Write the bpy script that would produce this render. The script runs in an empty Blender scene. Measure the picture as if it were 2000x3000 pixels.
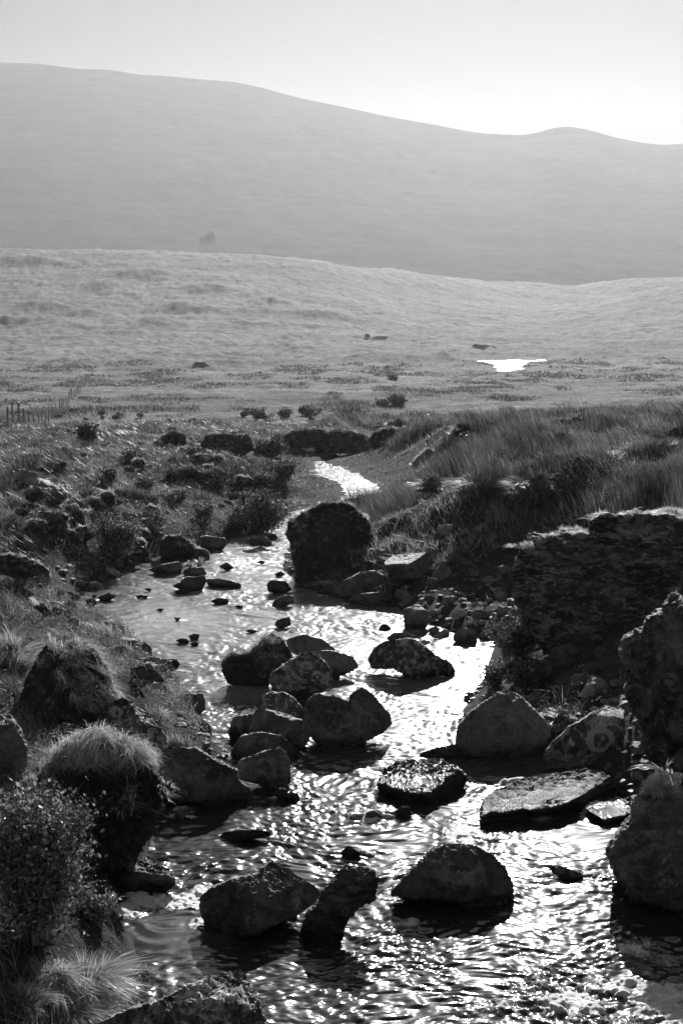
import bpy, math, random
import numpy as np
from mathutils import Vector

# ------------------------------------------------------------------ camera, sky, sun, exposure
FOC = 4166.0                        # focal length in photo pixels (photo 2000 x 3000)
PITCH = math.radians(8.2)
ZC = 4.6                            # camera height over the near water
SUN_AZ, SUN_EL = math.radians(7.5), math.radians(23.5)
scene = bpy.context.scene
C = scene.collection
cam = bpy.data.objects.new('camera', bpy.data.cameras.new('camera'))
C.objects.link(cam)
cam.location = (0, 0, ZC)
cam.rotation_euler = (math.pi / 2 - PITCH, 0, 0)
cam.data.sensor_fit = 'VERTICAL'
cam.data.sensor_height = 36.0
cam.data.lens = 36.0 * FOC / 3000.0
cam.data.clip_start = 0.1
cam.data.clip_end = 20000
scene.camera = cam

world = bpy.data.worlds.new("World")
scene.world = world
world.use_nodes = True
wn, wl = world.node_tree.nodes, world.node_tree.links
bg = wn['Background']
sky = wn.new('ShaderNodeTexSky')
sky.sky_type = 'NISHITA'
sky.sun_disc = False
sky.sun_elevation = SUN_EL
sky.sun_rotation = SUN_AZ
sky.altitude = 200
sky.air_density = 1.0
sky.dust_density = 1.0
bw = wn.new('ShaderNodeRGBToBW')
wl.new(sky.outputs[0], bw.inputs[0])
# thin high cloud in the sky itself
tc = wn.new('ShaderNodeTexCoord')
mp = wn.new('ShaderNodeMapping'); mp.inputs['Scale'].default_value = (3.0, 3.0, 14.0)
mp.inputs['Rotation'].default_value = (0.0, 0.12, 0.0)
ns = wn.new('ShaderNodeTexNoise'); ns.inputs['Scale'].default_value = 1.3; ns.inputs['Detail'].default_value = 6
wl.new(tc.outputs['Generated'], mp.inputs[0]); wl.new(mp.outputs[0], ns.inputs[0])
mr = wn.new('ShaderNodeMapRange')
mr.inputs['From Min'].default_value = 0.35; mr.inputs['From Max'].default_value = 0.7
mr.inputs['To Min'].default_value = 0.93; mr.inputs['To Max'].default_value = 1.08
wl.new(ns.outputs[0], mr.inputs[0])
mm = wn.new('ShaderNodeMath'); mm.operation = 'MULTIPLY'
wl.new(bw.outputs[0], mm.inputs[0]); wl.new(mr.outputs[0], mm.inputs[1])
# tone curve on the sky: bright parts held back, dim parts lifted as fill
va = wn.new('ShaderNodeMath'); va.operation = 'MULTIPLY'; va.inputs[1].default_value = 26.0 * 0.05
wl.new(mm.outputs[0], va.inputs[0])
vb = wn.new('ShaderNodeMath'); vb.operation = 'ADD'; vb.inputs[1].default_value = 1.0
wl.new(va.outputs[0], vb.inputs[0])
vc = wn.new('ShaderNodeMath'); vc.operation = 'DIVIDE'
wl.new(va.outputs[0], vc.inputs[0]); wl.new(vb.outputs[0], vc.inputs[1])
vd = wn.new('ShaderNodeMath'); vd.operation = 'MULTIPLY'; vd.inputs[1].default_value = 2.05
wl.new(vc.outputs[0], vd.inputs[0])
wl.new(vd.outputs[0], bg.inputs['Color'])
bg.inputs['Strength'].default_value = 0.05

sd = bpy.data.lights.new('sun', 'SUN')
sd.energy = 5.0
sd.angle = math.radians(0.5)
sd.color = (1, 1, 1)                # the photograph is black and white
sun = bpy.data.objects.new('sun', sd)
C.objects.link(sun)
SDIR = Vector((math.sin(SUN_AZ) * math.cos(SUN_EL), math.cos(SUN_AZ) * math.cos(SUN_EL), math.sin(SUN_EL)))
sun.rotation_euler = SDIR.to_track_quat('Z', 'Y').to_euler()

scene.view_settings.view_transform = 'Standard'
scene.view_settings.look = 'None'
scene.view_settings.exposure = 0.55
scene.view_settings.gamma = 1.0
scene.view_settings.use_curve_mapping = False
scene.cycles.use_denoising = True
scene.cycles.max_bounces = 8
scene.cycles.volume_bounces = 1

# ------------------------------------------------------------------ noise
M32 = np.uint32(0xFFFFFFFF)
def _hash(ix, iy, iz, s):
    h = (ix.astype(np.uint32) * np.uint32(374761393) + iy.astype(np.uint32) * np.uint32(668265263)
         + iz.astype(np.uint32) * np.uint32(2246822519) + np.uint32((s * 3266489917) & 0xFFFFFFFF))
    h = (h ^ (h >> np.uint32(13))) * np.uint32(1274126177)
    h = (h ^ (h >> np.uint32(15))) * np.uint32(2654435761)
    return ((h ^ (h >> np.uint32(16))) & np.uint32(0xFFFFFF)).astype(np.float64) / 8388607.5 - 1.0
def noise2(x, y, s=0):
    fx, fy = np.floor(x), np.floor(y)
    ix, iy = fx.astype(np.int64), fy.astype(np.int64)
    x, y = x - fx, y - fy
    u, v = x * x * x * (x * (x * 6 - 15) + 10), y * y * y * (y * (y * 6 - 15) + 10)
    z = np.zeros_like(ix)
    a, b = _hash(ix, iy, z, s), _hash(ix + 1, iy, z, s)
    c, d = _hash(ix, iy + 1, z, s), _hash(ix + 1, iy + 1, z, s)
    return (a + (b - a) * u) * (1 - v) + (c + (d - c) * u) * v
def noise3(x, y, z, s=0):
    fx, fy, fz = np.floor(x), np.floor(y), np.floor(z)
    ix, iy, iz = fx.astype(np.int64), fy.astype(np.int64), fz.astype(np.int64)
    x, y, z = x - fx, y - fy, z - fz
    u, v, w = [t * t * t * (t * (t * 6 - 15) + 10) for t in (x, y, z)]
    r = 0
    for k, wk in ((0, 1 - w), (1, w)):
        a, b = _hash(ix, iy, iz + k, s), _hash(ix + 1, iy, iz + k, s)
        c, d = _hash(ix, iy + 1, iz + k, s), _hash(ix + 1, iy + 1, iz + k, s)
        r = r + wk * ((a + (b - a) * u) * (1 - v) + (c + (d - c) * u) * v)
    return r
def fbm2(x, y, o=4, s=0, g=0.5):
    r, a, t = 0, 1.0, 0
    for i in range(o):
        f = 2.03 ** i
        r = r + a * noise2(x * f + 17.3 * i, y * f - 9.1 * i, s + i); t += a; a *= g
    return r / t
def fbm3(p, sc, o=4, s=0, g=0.5):
    r, a, t = 0, 1.0, 0
    for i in range(o):
        f = sc * 2.03 ** i
        r = r + a * noise3(p[:, 0] * f + 7.7 * i, p[:, 1] * f, p[:, 2] * f - 3.1 * i, s + i); t += a; a *= g
    return r / t
def sstep(a, b, x):
    t = np.clip((x - a) / (b - a), 0, 1)
    return t * t * (3 - 2 * t)

# ------------------------------------------------------------------ projection helpers
cp, sp = math.cos(PITCH), math.sin(PITCH)
FWD = np.array([0, cp, -sp]); UP = np.array([0, sp, cp]); RT = np.array([1.0, 0, 0])
CAM = np.array([0, 0, ZC])
CR = {'A': (0, 900, 1.568), 'B': (1000, 900, 1.568), 'C': (0, 1550, 1.568), 'D': (1000, 1550, 1.568),
      'E': (0, 2250, 1.568), 'F': (1000, 2250, 1.568), 'G': (0, 0, 0.784), 'H': (600, 1350, 2.24),
      'I': (0, 1750, 2.24), 'J': (0, 1300, 2.24), 'K': (1400, 1450, 2.6133), 'P': (0, 0, 1.0)}
def px(crop, pts):
    ox, oy, s = CR[crop]
    a = np.array(pts, float).reshape(-1, 2)
    return np.stack([ox + a[:, 0] / s, oy + a[:, 1] / s], 1)
def ray(x, y):
    d = FWD * FOC + RT * (x - 1000) + UP * (1500 - y)
    return d / FOC                       # depth along FWD is 1
def zw(y):                               # water level: the stream drops gently away from the camera
    y = np.asarray(y, float)
    return -0.03 * (y - 9) * sstep(4, 10, y) - 0.008 * np.maximum(y - 45, 0)
def hit_water(x, y):
    d = ray(x, y); t = 20.0
    for _ in range(40):
        t = (float(zw(t * d[1])) - ZC) / d[2]
    return CAM + d * t
def proj(p):
    q = p - CAM
    w = q @ FWD
    return np.stack([1000 + FOC * (q @ RT) / w, 1500 - FOC * (q @ UP) / w], -1)

# ------------------------------------------------------------------ stream banks, traced from where the water ends
EDGE = [(2800, 150, 2100), (2352, 285, 1900), (2220, 325, 1700), (2160, 300, 1600), (2080, 255, 1540), (2000, 330, 1480),
        (1900, 345, 1470), (1830, 380, 1440), (1770, 520, 1340), (1740, 525, 1300), (1700, 480, 1110),
        (1660, 470, 1065), (1600, 440, 1085), (1560, 400, 1110), (1500, 340, 1130), (1478, 310, 1140), (1450, 290, 1040),
        (1420, 180, 950), (1390, 165, 905), (1360, 180, 770), (1340, 230, 690), (1310, 290, 650),
        (1280, 350, 655), (1250, 480, 668), (1225, 600, 674), (1200, 648, 690), (1180, 668, 706),
        (1168, 690, 790), (1158, 760, 882), (1145, 786, 886), (1130, 792, 874), (1107, 778, 853), (1092, 734, 815), (1074, 722, 788), (1062, 715, 748)]
_l, _r = [], []
for (yy, a, b) in EDGE:
    _l.append(hit_water(a / .784, yy / .784)[:2]); _r.append(hit_water(b / .784, yy / .784)[:2])
_l, _r = np.array(_l), np.array(_r)
_far = (_l[-1] + _r[-1]) / 2
POLY = np.vstack([_l[:1] + [[-0.6, -12]], _l, [_far + [0.2, 3]], [_far + [2.5, 14]], [_far + [3.2, 14]], [_far + [0.9, 2]], _r[::-1], _r[:1] + [[1.5, -12]]])
def sdist(x, y):
    """distance to the water's edge, positive on land"""
    x = np.asarray(x, float).ravel(); y = np.asarray(y, float).ravel()
    best = np.full(x.shape, 1e9); inside = np.zeros(x.shape, bool)
    n = len(POLY)
    for i in range(n):
        ax, ay = POLY[i]; bx, by = POLY[(i + 1) % n]
        ex, ey = bx - ax, by - ay
        t = np.clip(((x - ax) * ex + (y - ay) * ey) / (ex * ex + ey * ey + 1e-12), 0, 1)
        best = np.minimum(best, (x - ax - t * ex) ** 2 + (y - ay - t * ey) ** 2)
        c = ((ay > y) != (by > y)) & (x < ex * (y - ay) / (ey + 1e-12) + ax)
        inside ^= c
    d = np.sqrt(best)
    return np.where(inside, -d, d)
def xcen(y):
    ys = (_l[:, 1] + _r[:, 1]) / 2
    o = np.argsort(ys)
    return np.interp(y, ys[o], ((_l[:, 0] + _r[:, 0]) / 2)[o])

# ------------------------------------------------------------------ ground height
TD = np.array([95, 150, 220, 300, 400, 500, 600, 700, 800, 860, 930, 1000, 1060, 1200, 1400], float)
TX = np.array([-900, 0, 300, 600, 750, 900, 1050, 1200, 1300, 1420, 1568, 2300], float) / .784
TT = np.array([   # photo row (display px) in which the moor shows at that distance
    [985, 985, 980, 975, 972, 968, 962, 958, 955, 950, 945, 930],
    [925, 925, 925, 922, 920, 918, 916, 914, 912, 910, 906, 900],
    [878, 878, 878, 878, 878, 877, 876, 876, 875, 874, 872, 868],
    [838, 838, 840, 842, 843, 843, 842, 841, 841, 840, 838, 830],
    [785, 792, 798, 802, 804, 806, 808, 808, 808, 806, 802, 790],
    [735, 742, 746, 752, 760, 770, 776, 780, 780, 776, 770, 750],
    [675, 682, 684, 690, 705, 725, 745, 756, 755, 745, 730, 700],
    [612, 620, 622, 632, 655, 690, 715, 728, 722, 705, 678, 640],
    [555, 560, 562, 578, 596, 650, 690, 708, 698, 680, 630, 560],
    [590, 600, 600, 600, 604, 618, 665, 706, 715, 712, 700, 640],
    [640, 640, 640, 640, 640, 610, 640, 688, 700, 705, 700, 660],
    [680, 680, 680, 680, 680, 650, 632, 655, 672, 655, 645, 640],
    [700, 700, 700, 700, 700, 690, 660, 640, 650, 632, 625, 630],
    [705, 705, 705, 705, 705, 705, 700, 690, 690, 680, 680, 690],
    [708, 708, 708, 708, 708, 708, 708, 708, 708, 708, 708, 708]], float) / .784
def bilin(xs, ds):
    i = np.clip(np.searchsorted(TX, xs) - 1, 0, len(TX) - 2); j = np.clip(np.searchsorted(TD, ds) - 1, 0, len(TD) - 2)
    a = np.clip((xs - TX[i]) / (TX[i + 1] - TX[i]), 0, 1); b = np.clip((ds - TD[j]) / (TD[j + 1] - TD[j]), 0, 1)
    b = b * 0.6 + 0.4 * b * b * (3 - 2 * b)
    return (TT[j, i] * (1 - a) + TT[j, i + 1] * a) * (1 - b) + (TT[j + 1, i] * (1 - a) + TT[j + 1, i + 1] * a) * b
def zfar(x, y):
    pxx = 1000 + 4209 * x / np.maximum(y, 20)
    Y = 0
    for dx, dy in ((0, 1), (-60, .96), (60, .96), (0, 1.04), (-30, 1.02)):
        Y = Y + bilin(pxx + dx, y * dy)
    Y = Y / 5
    return ZC - y * np.tan(PITCH + np.arctan((Y - 1500) / FOC))
def _kn(dx_, dist, w, dep, h): return ((dx_ / .784 - 1000) / 4209 * dist, dist, w, dep, h)
KNOLLS = [_kn(230, 640, 9, 16, 3.2), _kn(60, 730, 16, 16, 4), _kn(640, 600, 6, 12, 2.2), _kn(430, 560, 12, 12, 2.2), _kn(330, 690, 12, 14, 3), _kn(100, 560, 14, 10, 2.4), _kn(480, 640, 12, 12, 2.4),
          _kn(50, 500, 16, 10, 2.2), _kn(370, 500, 9, 8, 1.6), _kn(760, 560, 14, 12, 2.0), _kn(200, 540, 10, 9, 2.0), _kn(930, 330, 15, 8, 1.0), _kn(870, 345, 12, 7, 1.1), _kn(1040, 335, 9, 6, 0.8)]
LUMPS = [(3.6, 27, 1.6, .5), (6.2, 26.5, 1.8, .45), (8.8, 30, 2, .6), (5, 33.5, 1.8, .5), (9.5, 37, 2.4, .5), (12.5, 34, 2.5, .6), (7, 43, 2.5, .6), (12, 46, 3, .7), (-5.5, 30, 1.8, .4), (-8, 36, 2.2, .5), (-4.5, 42, 2.2, .35), (-9, 27, 1.6, .4)]      # local mounds (x, y, radius, height)
def ground(x, y, fine=True):
    shp = np.shape(x)
    x = np.asarray(x, float).ravel(); y = np.asarray(y, float).ravel()
    z = np.zeros_like(x)
    near = y < 100
    xn, yn = x[near], y[near]
    if near.any():
        s = sdist(xn, yn)
        w0 = zw(yn)
        side = sstep(-0.8, 0.8, xn - xcen(yn))
        sp_ = np.maximum(s, 0)
        hl = 0.42 * (1 - np.exp(-sp_ / 0.55)) + 0.55 * (1 - np.exp(-sp_ / 5.0))
        hl = hl + 0.25 * sstep(16, 11, yn) * (1 - np.exp(-sp_ / 0.8))
        gr = sstep(12, 18, yn) * sstep(60, 30, yn)
        hr = (0.30 + 0.5 * (1 - gr)) * (1 - np.exp(-sp_ / 0.6)) + gr * (1.15 * sstep(0.8, 4.6, sp_)) + 0.6 * (1 - np.exp(-sp_ / 6))
        hl = hl * (1 - 0.55 * sstep(35, 75, yn))
        land = hl * (1 - side) + hr * side
        lump = 0.34 * fbm2(xn / 1.2, yn / 1.4, 4, 5) + 0.12 * np.abs(fbm2(xn / 0.5, yn / 0.55, 3, 9)) + 0.035 * fbm2(xn / .16, yn / .16, 2, 19) * (yn < 30)
        lump = lump + 0.30 * fbm2(xn / 4.5, yn / 5.5, 2, 15) * sstep(14, 30, yn)
        land = land + lump * sstep(0.0, 1.0, sp_) + 0.02
        land = land * (1 - sstep(33, 38, yn) * sstep(66, 58, yn) * (1 - (0.05 + 0.95 * sstep(0.2, 4.0, sp_))))
        bed = -0.28 * (1 - np.exp(np.minimum(s, 0) / 0.5)) + 0.03 * noise2(xn * 3, yn * 3, 3)
        zn = w0 + np.where(s > 0, land, bed)
        for (lx, ly, lr, lh) in LUMPS:
            zn = zn + lh * np.exp(-((xn - lx) ** 2 + (yn - ly) ** 2) / (lr * lr)) * sstep(-0.1, 0.5, s)
        b = sstep(52, 95, yn)
        if (b > 0).any():
            bb = b > 0
            zf = zfar(xn[bb], yn[bb])
            zn[bb] = zn[bb] * (1 - b[bb]) + zf * b[bb]
        z[near] = zn
    f = ~near
    if f.any():
        z[f] = zfar(x[f], y[f])
    m = y > 50
    if m.any() and fine:
        xm, ym = x[m], y[m]
        k = sstep(50, 110, ym)
        pond = sstep(0, 1, pond_d(xm, ym))
        nz = 0.5 * fbm2(xm / 5, ym / 6, 4, 21) * k
        nz = nz + 1.1 * fbm2(xm / 16, ym / 24, 5, 31, 0.65) * sstep(230, 420, ym) + 0.5 * np.abs(fbm2(xm / 9, ym / 13, 3, 41)) * sstep(200, 420, ym)
        nz = nz + 0.7 * fbm2(xm / 2.6, ym / 6.0, 3, 51, 0.6) * sstep(150, 350, ym)
        hum = fbm2(xm / 60, ym / 55, 3, 61)
        nz = nz + 4.5 * sstep(0.05, 0.55, hum) * sstep(430, 560, ym) * sstep(900, 700, ym) * sstep(-0.07, -0.16, xm / ym)
        for kx, ky, kw, kd, kh in KNOLLS:
            ddx, ddy = xm - kx, ym - ky
            nz = nz + kh * np.exp(-((ddx / kw) ** 2 + (ddy / kd) ** 2) ** 1.5)
        z[m] += nz * pond
    return z.reshape(shp)

# the pond, an irregular sheet of water on the flat
PC = hit = None
_pd = ray(1168 / .784, 842 / .784)
PY0 = 300.0
PZ = float(ZC + _pd[2] / _pd[1] * PY0)
def onz(xd, yd, z):
    d = ray(xd / .784, yd / .784); t = (z - ZC) / d[2]
    return (CAM + d * t)[:2]
POND = np.array([onz(a, b, PZ) for a, b in [(1090, 829.5), (1112, 827.5), (1140, 828), (1180, 827), (1215, 828), (1253, 826.5), (1250, 829), (1222, 831),
        (1205, 836), (1198, 842), (1202, 847), (1192, 852), (1165, 854), (1145, 852), (1138, 844), (1134, 838), (1118, 834), (1100, 833)]])
def poly_in(x, y, P):
    c = np.zeros(x.shape, bool); d = np.full(x.shape, 1e9)
    for i in range(len(P)):
        ax, ay = P[i]; bx, by = P[(i + 1) % len(P)]
        ex, ey = bx - ax, by - ay
        c ^= ((ay > y) != (by > y)) & (x < ex * (y - ay) / (ey + 1e-12) + ax)
        t = np.clip(((x - ax) * ex + (y - ay) * ey) / (ex * ex + ey * ey + 1e-12), 0, 1)
        d = np.minimum(d, np.hypot(x - ax - t * ex, y - ay - t * ey))
    return np.where(c, -d, d)
def pond_d(x, y):
    r = np.full(x.shape, 50.0)
    m = (y > 220) & (y < 400) & (x > 0) & (x < 90)
    if m.any():
        r[m] = poly_in(x[m], y[m], POND)
    return (r - 0.5) / 6.0
_zfar0 = zfar
def zfar(x, y):
    z = _zfar0(x, y)
    m = (y > 200) & (y < 430) & (x > -20) & (x < 110)
    if m.any():
        d = poly_in(x[m], y[m], POND)
        d = d + 0.8 * noise2(x[m] / 1.7, y[m] / 3, 77)
        w = sstep(45, 6, d)
        tgt = PZ + np.where(d > 0, 0.10 + 0.012 * d, np.maximum(-0.5, 0.25 * d) - 0.05)
        z[m] = z[m] * (1 - w) + tgt * w
    return z

def hit_ground(x, y):
    """first point of the ground seen in photo pixel (x, y)"""
    d = ray(x, y)
    t = np.exp(np.linspace(math.log(7), math.log(1200), 1400))
    P = CAM[None] + d[None] * t[:, None]
    g = ground(P[:, 0], P[:, 1]); g = np.maximum(g, np.where(P[:, 1] < 70, zw(P[:, 1]), -99))
    k = np.argmax(P[:, 2] < g)
    if k == 0: return P[-1]
    return P[k]

# ------------------------------------------------------------------ mesh helpers
def mesh_np(name, V, quads=None, tris=None, smooth=False):
    me = bpy.data.meshes.new(name)
    V = np.ascontiguousarray(V, np.float32)
    nq = 0 if quads is None else len(quads); nt = 0 if tris is None else len(tris)
    me.vertices.add(len(V)); me.vertices.foreach_set('co', V.ravel())
    me.loops.add(nq * 4 + nt * 3)
    parts, starts = [], []
    if nq: parts.append(np.asarray(quads, np.int32).ravel()); starts.append(np.arange(nq, dtype=np.int32) * 4)
    if nt: parts.append(np.asarray(tris, np.int32).ravel()); starts.append(nq * 4 + np.arange(nt, dtype=np.int32) * 3)
    me.loops.foreach_set('vertex_index', np.concatenate(parts))
    me.polygons.add(nq + nt)
    me.polygons.foreach_set('loop_start', np.concatenate(starts))
    me.polygons.foreach_set('use_smooth', np.full(nq + nt, smooth))
    me.update(calc_edges=True)
    return me
def attr(me, name, vals):
    a = me.attributes.new(name, 'FLOAT', 'POINT')
    a.data.foreach_set('value', np.ascontiguousarray(vals, np.float32))
def link(name, me, mat, parent=None):
    o = bpy.data.objects.new(name, me); C.objects.link(o)
    if mat: me.materials.append(mat)
    if parent is not None: o.parent = parent
    return o
def tag(o, label, cat, group=None):
    o['label'] = label; o['category'] = cat
    if group: o['group'] = group
    return o
def kind(o, k, label=None):
    o['kind'] = k
    if label: o['label'] = label
    return o
def empty(name, loc):
    o = bpy.data.objects.new(name, None); C.objects.link(o); o.location = loc
    o.empty_display_size = 0.2
    return o

# ------------------------------------------------------------------ materials (all neutral greys: the photograph is black and white)
def new_mat(name):
    m = bpy.data.materials.new(name); m.use_nodes = True
    nt = m.node_tree
    for n in list(nt.nodes):
        if n.type != 'OUTPUT_MATERIAL': nt.nodes.remove(n)
    return m, nt.nodes, nt.links, [n for n in nt.nodes if n.type == 'OUTPUT_MATERIAL'][0]
def N(nodes, t, **kw):
    n = nodes.new(t)
    for k, v in kw.items():
        if k in n.inputs: n.inputs[k].default_value = v
        else: setattr(n, k, v)
    return n
def noise_node(nodes, links, coord, scale, detail=5, rough=0.55, dist=0.0):
    n = nodes.new('ShaderNodeTexNoise')
    n.inputs['Scale'].default_value = scale; n.inputs['Detail'].default_value = detail
    n.inputs['Roughness'].default_value = rough; n.inputs['Distortion'].default_value = dist
    links.new(coord, n.inputs['Vector'])
    return n.outputs[0]
def ramp(nodes, links, src, stops):
    r = nodes.new('ShaderNodeValToRGB')
    el = r.color_ramp.elements
    while len(el) > 1: el.remove(el[-1])
    el[0].position = stops[0][0]; el[0].color = (stops[0][1],) * 3 + (1,)
    for p, v in stops[1:]:
        e = el.new(p); e.color = (v, v, v, 1)
    links.new(src, r.inputs[0])
    return r.outputs[0]
def math_(nodes, links, op, a, b=None, clamp=False):
    m = nodes.new('ShaderNodeMath'); m.operation = op; m.use_clamp = clamp
    for i, v in enumerate((a, b)):
        if v is None: continue
        if isinstance(v, (int, float)): m.inputs[i].default_value = v
        else: links.new(v, m.inputs[i])
    return m.outputs[0]
def mixv(nodes, links, f, a, b):
    m = nodes.new('ShaderNodeMix'); m.data_type = 'FLOAT'
    for i, v in ((0, f), (2, a), (3, b)):
        if isinstance(v, (int, float)): m.inputs[i].default_value = v
        else: links.new(v, m.inputs[i])
    return m.outputs[0]

def rock_mat(name, lo=0.06, hi=0.14, lich=0.42, lich_amt=0.5, strata=None, wet=True, bump=0.5, lscale=5.0, rough=0.62):
    m, n, l, out = new_mat(name)
    b = n.new('ShaderNodeBsdfPrincipled'); l.new(b.outputs[0], out.inputs[0])
    g = n.new('ShaderNodeNewGeometry'); pos = g.outputs['Position']
    base = ramp(n, l, noise_node(n, l, pos, 2.3, 8, 0.62, 0.4), [(0.3, lo), (0.7, hi)])
    vec = pos
    if strata is not None:
        mpn = n.new('ShaderNodeMapping'); mpn.inputs['Rotation'].default_value = strata[0]; mpn.inputs['Scale'].default_value = strata[1]
        l.new(pos, mpn.inputs[0]); vec = mpn.outputs[0]
        st = ramp(n, l, noise_node(n, l, vec, 3.0, 7, 0.65), [(0.36, 0.12), (0.5, 0.8), (0.6, 1.6)])
        base = math_(n, l, 'MULTIPLY', base, st)
    # pale lichen: blotches broken up by fine speckle
    l1 = ramp(n, l, noise_node(n, l, vec, lscale, 9, 0.72, 1.2), [(1 - lich_amt * .92 - .02, 0), (1 - lich_amt * .92 + .04, 1)])
    sp_ = ramp(n, l, noise_node(n, l, pos, lscale * 9, 4, 0.7), [(0.42, 0.15), (0.56, 1)])
    col = mixv(n, l, math_(n, l, 'MULTIPLY', l1, sp_), base, lich)
    big = ramp(n, l, noise_node(n, l, vec, 1.9, 7, 0.6, 1.5), [(0.54, 0), (0.575, 1)])
    col = mixv(n, l, math_(n, l, 'MULTIPLY', big, 0.55 if lich_amt > 0.4 else 0.3), col, lich * 0.75)
    dk = ramp(n, l, noise_node(n, l, pos, 8, 9, 0.75, 0.6), [(0.36, 0.35), (0.5, 1.0), (0.66, 1.35)])
    col = math_(n, l, 'MULTIPLY', col, dk)
    rg = rough
    if wet:   # the band that the stream keeps wet
        at = n.new('ShaderNodeAttribute'); at.attribute_name = 'wet'
        col = math_(n, l, 'MULTIPLY', col, mixv(n, l, at.outputs['Fac'], 1.0, 0.35))
        rg = mixv(n, l, at.outputs['Fac'], rough, 0.16)
        l.new(rg, b.inputs['Roughness'])
    else:
        b.inputs['Roughness'].default_value = rough
    l.new(col, b.inputs['Base Color'])
    b.inputs['Specular IOR Level'].default_value = 0.45
    h = math_(n, l, 'ADD', noise_node(n, l, vec, 9, 9, 0.68), math_(n, l, 'MULTIPLY', noise_node(n, l, pos, 45, 6, 0.7), 0.35))
    bp = n.new('ShaderNodeBump'); bp.inputs['Strength'].default_value = min(1.0, bump * 1.4); bp.inputs['Distance'].default_value = 0.09
    l.new(h, bp.inputs['Height']); l.new(bp.outputs[0], b.inputs['Normal'])
    return m

MAT = {}
def ring_lichen(o, W, pxy, rad_px):
    """give the rock its own copy of its stone with one old ring-shaped lichen growing where the photo shows it"""
    q = proj(W); f = (W - CAM) @ FWD
    d = np.hypot(q[:, 0] - pxy[0], q[:, 1] - pxy[1]); near_ = d < 25
    i = np.where(near_)[0][np.argmin(f[near_])]
    P0 = W[i]; r = rad_px * f[i] / FOC
    m = o.data.materials[0].copy(); m.name = 'slab_with_ring_lichen'; o.data.materials[0] = m
    n, l = m.node_tree.nodes, m.node_tree.links
    b = [x for x in n if x.type == 'BSDF_PRINCIPLED'][0]
    src = b.inputs['Base Color'].links[0].from_socket
    g = n.new('ShaderNodeNewGeometry'); v = n.new('ShaderNodeVectorMath'); v.operation = 'DISTANCE'; v.inputs[1].default_value = tuple(P0)
    l.new(g.outputs['Position'], v.inputs[0])
    wob = math_(n, l, 'MULTIPLY', math_(n, l, 'SUBTRACT', noise_node(n, l, g.outputs['Position'], 9, 6, 0.7), 0.5), r * 1.1)
    dd = math_(n, l, 'ABSOLUTE', math_(n, l, 'SUBTRACT', math_(n, l, 'ADD', v.outputs['Value'], wob), r * 0.85))
    k = math_(n, l, 'MULTIPLY', math_(n, l, 'SUBTRACT', r * 0.30, dd), 10 / r, True)
    l.new(mixv(n, l, k, src, 0.55), b.inputs['Base Color'])
MAT['boulder'] = rock_mat('boulder_stone', 0.045, 0.2, 0.42, 0.44)
MAT['lichen'] = rock_mat('lichen_boulder_stone', 0.045, 0.13, 0.85, 0.515, lscale=9)
MAT['pale'] = rock_mat('pale_stone', 0.26, 0.44, 0.6, 0.45, wet=True)
MAT['mid'] = rock_mat('plain_grey_stone', 0.14, 0.26, 0.42, 0.40, bump=0.5)
MAT['slate'] = rock_mat('layered_slate', 0.08, 0.20, 0.40, 0.44, strata=((0.0, 0.22, 0.1), (0.8, 0.8, 7.0)), bump=0.8)
MAT['crag'] = rock_mat('crag_slate', 0.04, 0.13, 0.7, 0.5, strata=((0.0, 0.10, 0.0), (1.1, 1.1, 3.2)), bump=1.0, wet=False, lscale=4)
MAT['lichslab'] = rock_mat('slab_with_lichen', 0.045, 0.11, 0.7, 0.55, lscale=3.2)
MAT['rough'] = rock_mat('rough_lichen_rock', 0.04, 0.11, 0.42, 0.52, lscale=8, wet=False, bump=1.0)
MAT['wetrock'] = rock_mat('wet_dark_stone', 0.04, 0.08, 0.2, 0.36, rough=0.25, bump=0.9)
MAT['peat'] = rock_mat('peat_and_moss', 0.025, 0.07, 0.16, 0.42, wet=False, bump=1.0, rough=0.9)
MAT['moor'] = rock_mat('turf_hump', 0.04, 0.10, 0.3, 0.42, wet=False, bump=1.0, rough=0.9)

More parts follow.
